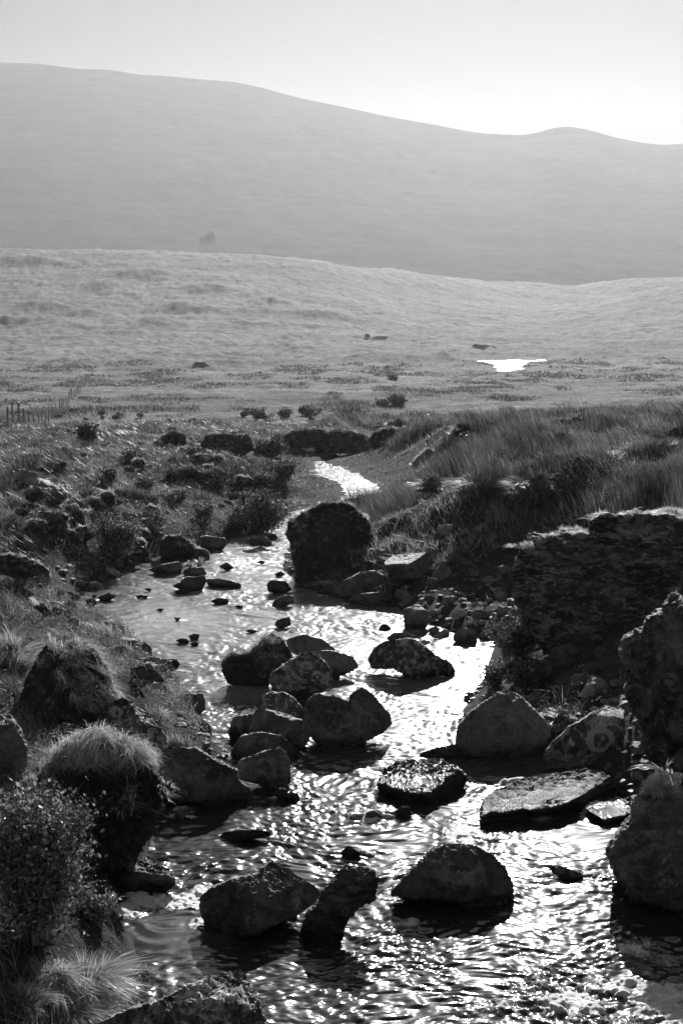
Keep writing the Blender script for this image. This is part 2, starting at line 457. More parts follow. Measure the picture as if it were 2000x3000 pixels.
def ground_mat():
    m, n, l, out = new_mat('moor_ground')
    b = n.new('ShaderNodeBsdfPrincipled'); l.new(b.outputs[0], out.inputs[0])
    g = n.new('ShaderNodeNewGeometry'); pos = g.outputs['Position']
    a = n.new('ShaderNodeAttribute'); a.attribute_name = 'near'      # 1 by the stream, 0 on the open moor
    # open moor: pale bleached grass with darker rush beds and peat, in cross-valley drifts
    mp2 = n.new('ShaderNodeMapping'); mp2.inputs['Scale'].default_value = (0.5, 1.0, 1.0); l.new(pos, mp2.inputs[0])
    v = mp2.outputs[0]
    big = ramp(n, l, noise_node(n, l, v, 0.035, 6, 0.6, 0.6), [(0.38, 0.55), (0.6, 1.15)])
    mid = ramp(n, l, noise_node(n, l, v, 0.22, 7, 0.65, 0.8), [(0.36, 0.35), (0.5, 0.95), (0.66, 1.3)])
    fin = ramp(n, l, noise_node(n, l, v, 1.6, 6, 0.7), [(0.30, 0.25), (0.52, 1.0), (0.72, 1.7)])
    moor = math_(n, l, 'MULTIPLY', math_(n, l, 'MULTIPLY', big, mid), math_(n, l, 'MULTIPLY', fin, 0.19))
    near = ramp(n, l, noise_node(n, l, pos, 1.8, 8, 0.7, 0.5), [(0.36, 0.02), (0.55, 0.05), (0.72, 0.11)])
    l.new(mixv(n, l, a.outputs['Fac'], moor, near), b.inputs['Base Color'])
    b.inputs['Roughness'].default_value = 0.95
    b.inputs['Specular IOR Level'].default_value = 0.1
    h = math_(n, l, 'ADD', math_(n, l, 'MULTIPLY', noise_node(n, l, pos, 0.9, 8, 0.7), 0.5), math_(n, l, 'MULTIPLY', noise_node(n, l, pos, 9, 6, 0.7), 0.08))
    bp = n.new('ShaderNodeBump'); bp.inputs['Strength'].default_value = 0.9; bp.inputs['Distance'].default_value = 0.6
    l.new(h, bp.inputs['Height']); l.new(bp.outputs[0], b.inputs['Normal'])
    return m
MAT['ground'] = ground_mat()
def hill_mat():
    m, n, l, out = new_mat('far_hillside')
    b = n.new('ShaderNodeBsdfPrincipled'); l.new(b.outputs[0], out.inputs[0])
    g = n.new('ShaderNodeNewGeometry'); pos = g.outputs['Position']
    mp2 = n.new('ShaderNodeMapping'); mp2.inputs['Scale'].default_value = (0.5, 1.0, 2.6)
    mp2.inputs['Rotation'].default_value = (0, 0.14, 0); l.new(pos, mp2.inputs[0])
    c1 = ramp(n, l, noise_node(n, l, mp2.outputs[0], 0.006, 8, 0.62, 0.8), [(0.35, 0.06), (0.55, 0.09), (0.7, 0.12)])
    c2 = ramp(n, l, noise_node(n, l, mp2.outputs[0], 0.05, 7, 0.65), [(0.35, 0.8), (0.65, 1.15)])
    l.new(math_(n, l, 'MULTIPLY', c1, c2), b.inputs['Base Color'])
    b.inputs['Roughness'].default_value = 1.0; b.inputs['Specular IOR Level'].default_value = 0.0
    return m
MAT['hill'] = hill_mat()

def grass_mat(name, lo, hi, trans=0.45, gloss=0.06, grough=0.35):
    m, n, l, out = new_mat(name)
    a = n.new('ShaderNodeAttribute'); a.attribute_name = 'tone'
    col = ramp(n, l, a.outputs['Fac'], [(0.0, lo), (1.0, hi)])
    d = n.new('ShaderNodeBsdfDiffuse'); t = n.new('ShaderNodeBsdfTranslucent'); g = n.new('ShaderNodeBsdfGlossy')
    g.inputs['Roughness'].default_value = grough; g.inputs['Color'].default_value = (0.8, 0.8, 0.8, 1)
    l.new(col, d.inputs[0]); l.new(col, t.inputs[0])
    m1 = n.new('ShaderNodeMixShader'); m1.inputs[0].default_value = trans
    l.new(d.outputs[0], m1.inputs[1]); l.new(t.outputs[0], m1.inputs[2])
    m2 = n.new('ShaderNodeMixShader'); m2.inputs[0].default_value = gloss
    l.new(m1.outputs[0], m2.inputs[1]); l.new(g.outputs[0], m2.inputs[2])
    l.new(m2.outputs[0], out.inputs[0])
    return m
MAT['rush'] = grass_mat('rush_blades', 0.035, 0.48, 0.34, 0.06)
MAT['grass'] = grass_mat('bleached_grass', 0.10, 0.8, 0.36, 0.05)
MAT['leaf'] = grass_mat('shrub_leaves', 0.02, 0.6, 0.3, 0.05, 0.45)
MAT['twig'] = grass_mat('shrub_twigs', 0.06, 0.40, 0.0, 0.06)
MAT['wood'] = grass_mat('weathered_post_wood', 0.14, 0.34, 0.0, 0.04)
MAT['wire'] = grass_mat('fence_wire', 0.2, 0.4, 0.0, 0.3)

def water_mat(name='stream_water', b1=0.12):
    m, n, l, out = new_mat(name)
    b = n.new('ShaderNodeBsdfPrincipled')
    g = n.new('ShaderNodeNewGeometry'); pos = g.outputs['Position']
    sh = n.new('ShaderNodeAttribute'); sh.attribute_name = 'painted_glare'      # pale patches painted where the water mirrors bright sky
    bed = ramp(n, l, noise_node(n, l, pos, 3.0, 6, 0.65), [(0.35, 0.16), (0.65, 0.42)])  # mottled pale colour that carries the painted sky reflection
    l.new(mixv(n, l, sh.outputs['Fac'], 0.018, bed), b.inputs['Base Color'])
    b.inputs['Roughness'].default_value = 0.095
    b.inputs['IOR'].default_value = 1.5
    at = n.new('ShaderNodeAttribute'); at.attribute_name = 'chop'
    mpn = n.new('ShaderNodeMapping'); mpn.inputs['Scale'].default_value = (0.75, 1.0, 1.0); l.new(pos, mpn.inputs[0])
    h = math_(n, l, 'ADD', noise_node(n, l, mpn.outputs[0], 14, 4, 0.6, 0.6), math_(n, l, 'MULTIPLY', noise_node(n, l, pos, 42, 3, 0.6, 0.3), 0.33))
    bp = n.new('ShaderNodeBump'); bp.inputs['Distance'].default_value = 0.02
    l.new(math_(n, l, 'MULTIPLY', at.outputs['Fac'], b1), bp.inputs['Strength'])
    l.new(h, bp.inputs['Height']); l.new(bp.outputs[0], b.inputs['Normal'])
    # ripples too small to model scatter part of the light more broadly
    b2 = n.new('ShaderNodeBsdfPrincipled'); b2.inputs['Roughness'].default_value = 0.36; b2.inputs['IOR'].default_value = 1.5
    l.new(b.inputs['Base Color'].links[0].from_socket, b2.inputs['Base Color']); l.new(bp.outputs[0], b2.inputs['Normal'])
    m0 = n.new('ShaderNodeMixShader'); shn = n.new('ShaderNodeAttribute'); shn.attribute_name = 'sheen'; l.new(shn.outputs['Fac'], m0.inputs[0])
    l.new(b.outputs[0], m0.inputs[1]); l.new(b2.outputs[0], m0.inputs[2])
    # white water, aerated and diffuse; faint patches upstream paint reflected glare as white
    fo = n.new('ShaderNodeAttribute'); fo.attribute_name = 'foam_glare'
    w = n.new('ShaderNodeBsdfPrincipled'); w.inputs['Base Color'].default_value = (0.82, 0.82, 0.82, 1)
    w.inputs['Roughness'].default_value = 0.45
    w.inputs['Subsurface Weight'].default_value = 0.0
    bp2 = n.new('ShaderNodeBump'); bp2.inputs['Distance'].default_value = 0.03; bp2.inputs['Strength'].default_value = 0.8
    l.new(noise_node(n, l, pos, 60, 5, 0.7), bp2.inputs['Height']); l.new(bp2.outputs[0], w.inputs['Normal'])
    fn = noise_node(n, l, pos, 26, 8, 0.75, 0.8)
    k = math_(n, l, 'SUBTRACT', math_(n, l, 'ADD', math_(n, l, 'MULTIPLY', fo.outputs['Fac'], 1.7), fn), 0.97)
    k = math_(n, l, 'MULTIPLY', k, 5.0, True)
    mx = n.new('ShaderNodeMixShader'); l.new(k, mx.inputs[0]); l.new(m0.outputs[0], mx.inputs[1]); l.new(w.outputs[0], mx.inputs[2])
    l.new(mx.outputs[0], out.inputs[0])
    return m
MAT['water'] = water_mat()

# ------------------------------------------------------------------ the ground sheet
def build_ground():
    cx = np.concatenate([np.linspace(-2800, -1400, 20), np.linspace(-1350, 3350, 1000), np.linspace(3450, 4800, 20)])
    ux = (cx - 1000) / 4209
    ys = np.concatenate([np.linspace(-6, 7, 14), np.exp(np.arange(math.log(7.3), math.log(1150), 0.0056)), [1250, 1400, 1700, 2200, 2700]])
    U, Y = np.meshgrid(ux, ys)
    X = U * np.maximum(Y, 6.5)
    Z = ground(X, Y)
    V = np.stack([X.ravel(), Y.ravel(), Z.ravel()], 1)
    nr, nc = X.shape
    i = np.arange(nr * nc).reshape(nr, nc)
    q = np.stack([i[:-1, :-1], i[:-1, 1:], i[1:, 1:], i[1:, :-1]], -1).reshape(-1, 4)
    me = mesh_np('ground', V, q, smooth=True)
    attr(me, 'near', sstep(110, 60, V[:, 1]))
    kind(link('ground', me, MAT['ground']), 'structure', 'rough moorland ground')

SKY_D = [(-600, 120), (-300, 130), (0, 143), (80, 146), (120, 150), (180, 158), (260, 160), (310, 171), (390, 175), (460, 182), (540, 188), (600, 201),
         (670, 221), (740, 236), (800, 248), (900, 270), (1000, 287), (1080, 303), (1130, 308), (1205, 311), (1250, 300), (1280, 292),
         (1305, 290), (1340, 296), (1400, 312), (1450, 324), (1510, 333), (1568, 331), (1800, 325), (2200, 340)]
def build_hill():
    cols = np.linspace(-1000, 3200, 620); rows = np.concatenate([np.linspace(0, 1, 260), 1 + np.linspace(0.02, 0.6, 20)])
    sx = np.array([a for a, b in SKY_D]) / .784; sy = np.array([b for a, b in SKY_D]) / .784
    Ys = np.interp(cols, sx, sy); k = np.ones(9) / 9
    Ys[4:-4] = np.convolve(Ys, k, 'same')[4:-4]
    Ys += 1.2 * fbm2(cols / 60, cols * 0, 3, 4) * sstep(1500, 1650, cols)
    V = []
    for t in rows:
        if t <= 1:
            d = 1180 + 900 * t
            f = t ** 0.85
            Y = 905 * (1 - f) + Ys * f
            zz = None
        else:
            d = 1180 + 900 * t; Y = Ys
        ddir = FWD[None] + RT[None] * ((cols - 1000) / FOC)[:, None] + UP[None] * ((1500 - Y) / FOC)[:, None]
        P = CAM + ddir * (d / ddir[:, 1:2])
        if t > 1: P[:, 2] -= (t - 1) * 500 + (t - 1) ** 2 * 400
        V.append(P)
    V = np.array(V)
    nr, nc = V.shape[:2]
    v = V.reshape(-1, 3)
    T = np.repeat(rows, nc)
    env = np.clip(T * 5, 0, 1) * np.clip((1 - T) * 6, 0, 1)
    v[:, 2] += env * (9 * fbm2(v[:, 0] / 170, v[:, 1] / 330, 5, 71) + 2.2 * fbm2(v[:, 0] / 25, v[:, 1] / 45, 3, 81))
    i = np.arange(nr * nc).reshape(nr, nc)
    q = np.stack([i[:-1, :-1], i[:-1, 1:], i[1:, 1:], i[1:, :-1]], -1).reshape(-1, 4)
    kind(link('hill', mesh_np('hill', v, q, smooth=True), MAT['hill']), 'structure', 'long hazy mountain ridge across the valley')

# ------------------------------------------------------------------ the stream surface
def ell(P, cx, cy, rx, ry, soft=0.5):     # soft patch on the water, given where it lies in the photo
    d = np.hypot((P[:, 0] * .784 - cx) / rx, (P[:, 1] * .784 - cy) / ry)
    return sstep(1 + soft, 1 - soft, d)
def build_water():
    cols = np.linspace(60, 2450, 1150)
    yr = [3300.0]
    while yr[-1] > 1352:
        yr.append(yr[-1] - (1.6 if yr[-1] > 2000 else 1.3))
    V = []
    for yy in yr:
        d = FWD[None] + RT[None] * ((cols - 1000) / FOC)[:, None] + UP[None] * ((1500 - yy) / FOC)
        t = (float(hit_water(1000, yy)[2]) - ZC) / d[:, 2:3]
        V.append(CAM + d * t)
    V = np.array(V); nr, nc = V.shape[:2]; v = V.reshape(-1, 3)
    s = sdist(v[:, 0], v[:, 1])
    P = proj(v)
    x, y = v[:, 0], v[:, 1]
    calm = np.ones(len(v))
    for e, k in (((330, 1425, 190, 38), .5), ((560, 1592, 75, 24), .8), ((790, 1400, 130, 32), .2), ((370, 2150, 110, 50), .8), ((1160, 1745, 110, 35), .6),
                 ((1010, 2062, 110, 26), .75), ((880, 1580, 90, 20), .3), ((560, 2230, 220, 60), .35), ((800, 1120, 90, 40), .5)):
        calm *= 1 - k * ell(P, *e)
    foam_glare = np.zeros(len(v))  # pool and upper channel patches paint sky glare; others are white water
    for e, k in (((815, 1115, 120, 62), .30), ((600, 1290, 150, 70), .34), ((480, 1350, 220, 45), .27), ((340, 1420, 200, 50), .24), ((560, 1592, 80, 24), .25), ((640, 1480, 300, 70), .22), ((1000, 1600, 160, 100), .22), ((1460, 2330, 250, 85), .78), ((1480, 2190, 100, 60), .42), ((1290, 2260, 110, 55), .38), ((1540, 2300, 80, 90), .42), ((1130, 2320, 150, 40), .34),
                 ((390, 2066, 120, 20), .74), ((465, 2052, 38, 18), .55), ((290, 2090, 45, 22), .45), ((395, 1848, 30, 22), .42), ((420, 1862, 60, 14), .38), ((1070, 1925, 75, 34), .62), ((740, 1860, 70, 22), .34),
                 ((900, 1880, 190, 40), .30), ((1100, 1470, 50, 12), .3), ((905, 2055, 40, 20), .42), ((935, 2120, 60, 14), .36), ((600, 1320, 60, 40), .26),
                 ((450, 1640, 30, 12), .3), ((700, 1850, 60, 20), .3), ((1250, 1880, 120, 20), .3), ((850, 1880, 40, 14), .4)):
        foam_glare = np.maximum(foam_glare, k * ell(P, *e, soft=0.8))
    near_ = np.zeros(len(v)); lee = np.zeros(len(v))
    for (cx, cy, rx, ry) in WET:
        m = (np.abs(x - cx) < rx * 2 + .4) & (np.abs(y - cy) < ry * 2.5 + .8)
        if not m.any(): continue
        dx, dy = x[m] - cx, y[m] - cy
        e = np.hypot(dx / rx, dy / ry); dd = (e - 1) * min(rx, ry)
        near_[m] = np.maximum(near_[m], np.exp(-((dd - 0.03) / 0.07) ** 2) * (0.55 + 0.45 * np.clip(dy / ry, -1, 1)))
        lee[m] = np.maximum(lee[m], np.exp(-(dx / (rx * .9)) ** 2) * sstep(-ry * 2.2 - .5, -ry, dy) * (dy < 0))
    foam_glare = np.maximum(foam_glare, near_ * 0.46)
    calm *= 1 - 0.55 * lee
    fn = fbm2(x / 0.35, y / 0.45, 4, 55)
    foam_glare = np.minimum(foam_glare, 0.62) * (0.72 + 0.75 * fn + 0.25 * fbm2(x / .09, y / .1, 2, 58))
    chop = (0.62 + 0.38 * sstep(-0.35, 0.35, fbm2(x / 1.6, y / 2.2, 3, 7))) * calm
    # flowing ripples: warped so the crests wander round the stones
    wx = x + 0.25 * fbm2(x / 0.9, y / 1.1, 2, 101); wy = y + 0.25 * fbm2(x / 0.9, y / 1.1, 2, 111)
    def ridged(a): return 1 - 2 * np.abs(a)
    w = 0.016 * fbm2(wx / 0.62, wy / 0.50, 2, 201) + 0.009 * noise2(wx / 0.15, wy / 0.115, 205) + 0.0078 * noise2(wx / 0.075 + 3, wy / 0.055, 209) + 0.0034 * noise2(wx / 0.055, wy / 0.034, 213)
    w = w + sstep(15, 22, y) * (0.015 * noise2(wx / 0.42, wy / 0.26, 221) + 0.009 * noise2(wx / 0.2, wy / 0.15, 225))
    amp = chop * 1.25 * (0.9 + 0.35 * sstep(13, 9, y))
    z = v[:, 2] + w * amp
    # standing waves in the white water
    z += foam_glare * (0.10 * (fbm2(x / 0.42, y / 0.4, 3, 301) + 0.35) + 0.05 * np.abs(noise2(x / 0.09, y / 0.09, 305)) + 0.02 * noise2(x / 0.03, y / 0.03, 309)) * sstep(0.1, 0.45, foam_glare) * sstep(24, 16, y)
    # ripple arcs spreading downstream of the near block and the dome
    for cx, cy, r0, amp2 in ((400, 2120, 0.16, 0.006), (950, 2100, 0.15, 0.006)):
        c = hit_water(cx / .784, cy / .784)
        r = np.hypot(x - c[0], (y - c[1]))
        z += amp2 * 0.5 * np.sin((r + 0.12 * fbm2(x / .5, y / .5, 2, 9)) / r0 * 6.28) * np.exp(-(r / 0.8) ** 2) * (y < c[1])
    v[:, 2] = z
    i = np.arange(nr * nc).reshape(nr, nc)
    keep = (s < 0.35).reshape(nr, nc)
    q = np.stack([i[:-1, :-1], i[:-1, 1:], i[1:, 1:], i[1:, :-1]], -1)
    kq = keep[:-1, :-1] & keep[1:, 1:] & keep[:-1, 1:] & keep[1:, :-1]
    q = q[kq]
    used = np.zeros(len(v), bool); used[q.ravel()] = True
    remap = np.cumsum(used) - 1
    me = mesh_np('stream_water', v[used], remap[q], smooth=True)
    glare = np.zeros(len(v))  # base colour lightened here to imitate bright sky reflected in the water
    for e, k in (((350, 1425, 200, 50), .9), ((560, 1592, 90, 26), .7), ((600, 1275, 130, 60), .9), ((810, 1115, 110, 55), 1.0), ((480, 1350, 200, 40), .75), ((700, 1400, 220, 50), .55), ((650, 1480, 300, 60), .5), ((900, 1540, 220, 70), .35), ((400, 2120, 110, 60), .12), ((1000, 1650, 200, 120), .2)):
        glare = np.maximum(glare, k * ell(P, *e, soft=0.9))
    attr(me, 'painted_glare', glare[used]); attr(me, 'sheen', (0.10 + 0.22 * sstep(11, 21, y) + 0.05 * fbm2(x / 1.5, y / 2, 2, 66))[used])
    attr(me, 'chop', chop[used]); attr(me, 'foam_glare', foam_glare[used])
    kind(link('stream_water', me, MAT['water']), 'structure', 'glittering shallows of a moorland stream')
    # pond
    cen = POND.mean(0); n = len(POND)
    xs = np.linspace(POND[:, 0].min() - 3, POND[:, 0].max() + 3, 120); ys = np.linspace(POND[:, 1].min() - 6, POND[:, 1].max() + 6, 120)
    X, Y = np.meshgrid(xs, ys)
    Z = PZ + 0.012 * noise2(X / 0.8, Y / 0.8, 3)
    i = np.arange(X.size).reshape(X.shape)
    q = np.stack([i[:-1, :-1], i[:-1, 1:], i[1:, 1:], i[1:, :-1]], -1).reshape(-1, 4)
    pd_ = poly_in(X.ravel(), Y.ravel(), POND); q = q[pd_[q].max(1) < 2.5]
    me = mesh_np('pond_water', np.stack([X.ravel(), Y.ravel(), Z.ravel()], 1), q, smooth=True)
    attr(me, 'chop', np.full(X.size, 1.0)); attr(me, 'foam_glare', np.zeros(X.size))
    kind(link('pond_water', me, POND_MAT), 'structure', 'small bright pond on the valley floor')
def pond_mat():
    m, n, l, out = new_mat('pond_water_surface')
    b = n.new('ShaderNodeBsdfPrincipled'); l.new(b.outputs[0], out.inputs[0])
    g = n.new('ShaderNodeNewGeometry')
    b.inputs['Base Color'].default_value = (0.018,) * 3 + (1,)
    b.inputs['Roughness'].default_value = 0.22; b.inputs['IOR'].default_value = 1.333
    bp = n.new('ShaderNodeBump'); bp.inputs['Strength'].default_value = 0.6; bp.inputs['Distance'].default_value = 0.1
    l.new(noise_node(n, l, g.outputs['Position'], 3.0, 4, 0.6), bp.inputs['Height']); l.new(bp.outputs[0], b.inputs['Normal'])
    return m
POND_MAT = pond_mat()

# ------------------------------------------------------------------ rocks
import bmesh
_ICO = {}
def ico(n):
    if n not in _ICO:
        bm = bmesh.new(); bmesh.ops.create_icosphere(bm, subdivisions=n, radius=1)
        V = np.array([v.co[:] for v in bm.verts]); F = np.array([[v.index for v in f.verts] for f in bm.faces])
        bm.free(); _ICO[n] = (V, F)
    return _ICO[n]
def radial(poly, c, m=720):
    """distance from c to the outline in each direction"""
    th = np.arange(m) / m * 2 * np.pi - np.pi
    dx, dy = np.cos(th), np.sin(th)
    r = np.zeros(m)
    n = len(poly)
    for i in range(n):
        a = poly[i] - c; b = poly[(i + 1) % n] - c
        e = b - a
        den = dx * e[1] - dy * e[0]
        den = np.where(np.abs(den) < 1e-9, 1e-9, den)
        t = (a[0] * e[1] - a[1] * e[0]) / den
        u = (a[0] * dy - a[1] * dx) / den
        ok = (t > 0) & (u >= -1e-6) & (u <= 1 + 1e-6)
        r = np.where(ok, np.maximum(r, t), r)
    r = np.where(r == 0, np.median(r[r > 0]), r)
    k = np.array([1, 2, 3, 4, 3, 2, 1.0]); k /= k.sum()
    rr = np.concatenate([r[-8:], r, r[:8]])
    return th, np.convolve(rr, k, 'same')[8:-8]
WET = []        # footprints of the stones that stand in the water
def rock(name, label, crop, pts, mat='boulder', cat='boulder', depth=0.8, seed=1, det=5, land=False, nf=6, nz=1.0, flat=None, box=0.55,
         strata=0.0, group=None, base=None, dist=None, sink=0.0):
    """pts: outline of the rock in the photo. It is placed at the distance where its foot meets the water or the ground,
    given its real size there, a depth and its own facets and surface."""
    P = px(crop, pts)
    rng = np.random.RandomState(seed * 77 + 5)
    foot = P[np.argmax(P[:, 1])]
    if base is not None: foot = px(crop, [base])[0]
    hp = hit_ground(*foot) if land else hit_water(*foot)
    tf = float((hp - CAM) @ FWD) if dist is None else dist
    xm, ym = (P[:, 0].min() + P[:, 0].max()) / 2, (P[:, 1].min() + P[:, 1].max()) / 2
    area = 0.5 * abs(np.dot(P[:, 0], np.roll(P[:, 1], 1)) - np.dot(P[:, 1], np.roll(P[:, 0], 1)))
    Rp = math.sqrt(area / math.pi)                       # mean radius in photo pixels
    R = Rp * tf / FOC
    t0 = tf + R * depth * 0.55
    R = Rp * t0 / FOC
    # area centroid
    a = P[:, 0] * np.roll(P[:, 1], -1) - np.roll(P[:, 0], -1) * P[:, 1]
    c = np.array([((P[:, 0] + np.roll(P[:, 0], -1)) * a).sum(), ((P[:, 1] + np.roll(P[:, 1], -1)) * a).sum()]) / (3 * a.sum())
    Q = (P - c) * [1, -1] / Rp
    th, rr = radial(Q, np.zeros(2))
    S, F = ico(det)
    ang = np.arctan2(S[:, 2], S[:, 0]); rho = np.hypot(S[:, 0], S[:, 2])
    r = np.interp(ang, th, rr, period=2 * np.pi)
    rp = rho ** box
    A, B = r * rp * np.cos(ang), r * rp * np.sin(ang)
    D = np.sign(S[:, 1]) * np.abs(S[:, 1]) ** 0.75              # depth -1 (front) .. 1 (back)
    D = D * (1 - 0.0 * rho)
    # facets on the near side
    K = 0.025
    if flat is None: flat = (rng.uniform(0.5, 0.72), 2.3 / depth, rng.uniform(-0.3, 0.3))
    for i in range(nf + 3):
        al = rng.uniform(0, 2 * np.pi); sl = rng.uniform(0.35, 1.3)
        off = -0.95 + rng.uniform(0.0, 0.42)
        pl = off + sl * (np.cos(al) * A + np.sin(al) * B) * 0.9
        pl = np.minimum(pl, 0.75)
        D = np.where(S[:, 1] < 0.6, np.maximum(D, pl) + K * np.exp(-np.abs(D - pl) / K) * 0.5, D)
    if flat is not None:                                   # a level top: (height at which it starts, steepness, sideways tilt)
        b0, sl, tl = flat
        pl = (B - b0 + tl * A) * sl - 0.9
        pl = np.minimum(pl, 0.85)
        D = np.where(S[:, 1] < 0.9, np.maximum(D, pl), D)
    V = np.stack([A, D * depth, B], 1)
    # surface relief
    Wn = V * 1.0
    n0 = fbm3(Wn, 1.7, 3, seed * 13) * 0.07 + (0.35 - np.abs(fbm3(Wn, 3.3, 4, seed * 13 + 50))) * 0.11 + fbm3(Wn, 9.0, 4, seed * 13 + 99, 0.65) * 0.06 + fbm3(Wn, 26.0, 3, seed * 13 + 77, 0.6) * 0.018
    crk = np.abs(fbm3(Wn * [1, 1, 1.8], 1.4, 2, seed * 13 + 31))          # a few cracks
    n0 = n0 - 0.05 * np.exp(-(crk / 0.02) ** 2)
    fa, fb, fc = V[F[:, 0]], V[F[:, 1]], V[F[:, 2]]
    fn_ = np.cross(fb - fa, fc - fa); nn_ = np.zeros_like(V)
    for k_ in range(3): np.add.at(nn_, F[:, k_], fn_)
    nn_ /= np.linalg.norm(nn_, axis=1, keepdims=True) + 1e-9
    V = V + nn_ * (n0 * nz)[:, None]
    if strata:
        q = V[:, 2] * 5 + V[:, 0] * 0.5 + 1.3 * fbm3(Wn, 1.3, 3, seed + 3)
        st = np.abs((q % 1.0) - 0.5) * 2
        jx = V[:, 0] * 2.2 + 1.0 * fbm3(Wn, 1.7, 2, seed + 8) + np.floor(q) * 0.37
        led = noise3(np.floor(q) * 3.7, np.floor(jx) * 2.9, V[:, 1] * 0 + seed, 5) * 1.3
        V[:, 1] += strata * (led * 0.8 + 0.35 * st) * np.where(V[:, 1] < 0, 1, 0.3)
    # into the world: right, depth along the line of sight, up across it
    vd = ray(*c); vd = vd / np.linalg.norm(vd)
    up = np.cross(RT, vd); up /= np.linalg.norm(up)
    ctr = CAM + ray(*c) * t0
    # perspective-correct: keep the outline while going deeper
    dep = V[:, 1] * R
    sc = 1 + dep / t0
    Wd = ctr + (RT[None] * V[:, :1] + up[None] * V[:, 2:3]) * R * sc[:, None] + vd[None] * dep[:, None]
    Wd[:, 2] -= sink
    cz = Wd.mean(0)
    loc = np.array([cz[0], cz[1], Wd[:, 2].min()])
    me = mesh_np(name, Wd - loc, None, F, smooth=True)
    wl_ = zw(Wd[:, 1])
    attr(me, 'wet', sstep(0.16, 0.04, Wd[:, 2] - wl_ + 0.05 * fbm3(Wd, 5.0, 3, 3)) if not land else np.zeros(len(Wd)))
    o = link(name, me, MAT[mat]); o.location = loc
    tag(o, label, cat, group)
    if not land:
        wv = Wd[np.abs(Wd[:, 2] - wl_) < 0.06]
        if len(wv) > 8:
            WET.append((float((wv[:, 0].min() + wv[:, 0].max()) / 2), float((wv[:, 1].min() + wv[:, 1].max()) / 2), max(.04, float(np.ptp(wv[:, 0]) / 2)), max(.04, float(np.ptp(wv[:, 1]) / 2))))
    return o, Wd, F

# ------------------------------------------------------------------ blades, tufts, shrubs
def blades(P, h, w, lean, tone, seed=0, segs=3, face=None, droop=0.25):
    """P base points, h height, w width, lean horizontal travel of the tip in metres (N,2)"""
    rng = np.random.RandomState(seed)
    n = len(P)
    ang = rng.uniform(0, np.pi, n) if face is None else face
    sx, sy = np.cos(ang), np.sin(ang)
    rows = []
    for k in range(segs + 1):
        t = k / segs
        c = P.copy().astype(float)
        c[:, 0] += lean[:, 0] * t ** 1.7; c[:, 1] += lean[:, 1] * t ** 1.7
        ll = np.hypot(lean[:, 0], lean[:, 1])
        c[:, 2] += h * (t - droop * np.minimum(ll / np.maximum(h, 1e-3), 2.5) * t * t)
        ww = w * (1 - 0.55 * t) * 0.5
        if k < segs:
            rows.append(np.stack([c[:, 0] - sx * ww, c[:, 1] - sy * ww, c[:, 2]], 1)); rows.append(np.stack([c[:, 0] + sx * ww, c[:, 1] + sy * ww, c[:, 2]], 1))
        else:
            rows.append(c)
    V = np.stack(rows, 1).reshape(-1, 3)
    b = np.arange(n)[:, None] * (2 * segs + 1)
    qs = np.concatenate([b + np.array([[2 * k, 2 * k + 1, 2 * k + 3, 2 * k + 2]]) for k in range(segs - 1)]) if segs > 1 else None
    ts = b + np.array([[2 * segs - 2, 2 * segs - 1, 2 * segs]])
    T = np.repeat(tone, 2 * segs + 1)
    return V, qs, ts, T
def blade_obj(name, mat, parent=None, loc=None, **kw):
    V, q, t, T = blades(**kw)
    if loc is not None: V = V - np.asarray(loc)
    me = mesh_np(name, V, q, t)
    attr(me, 'tone', T)
    return link(name, me, MAT[mat], parent)

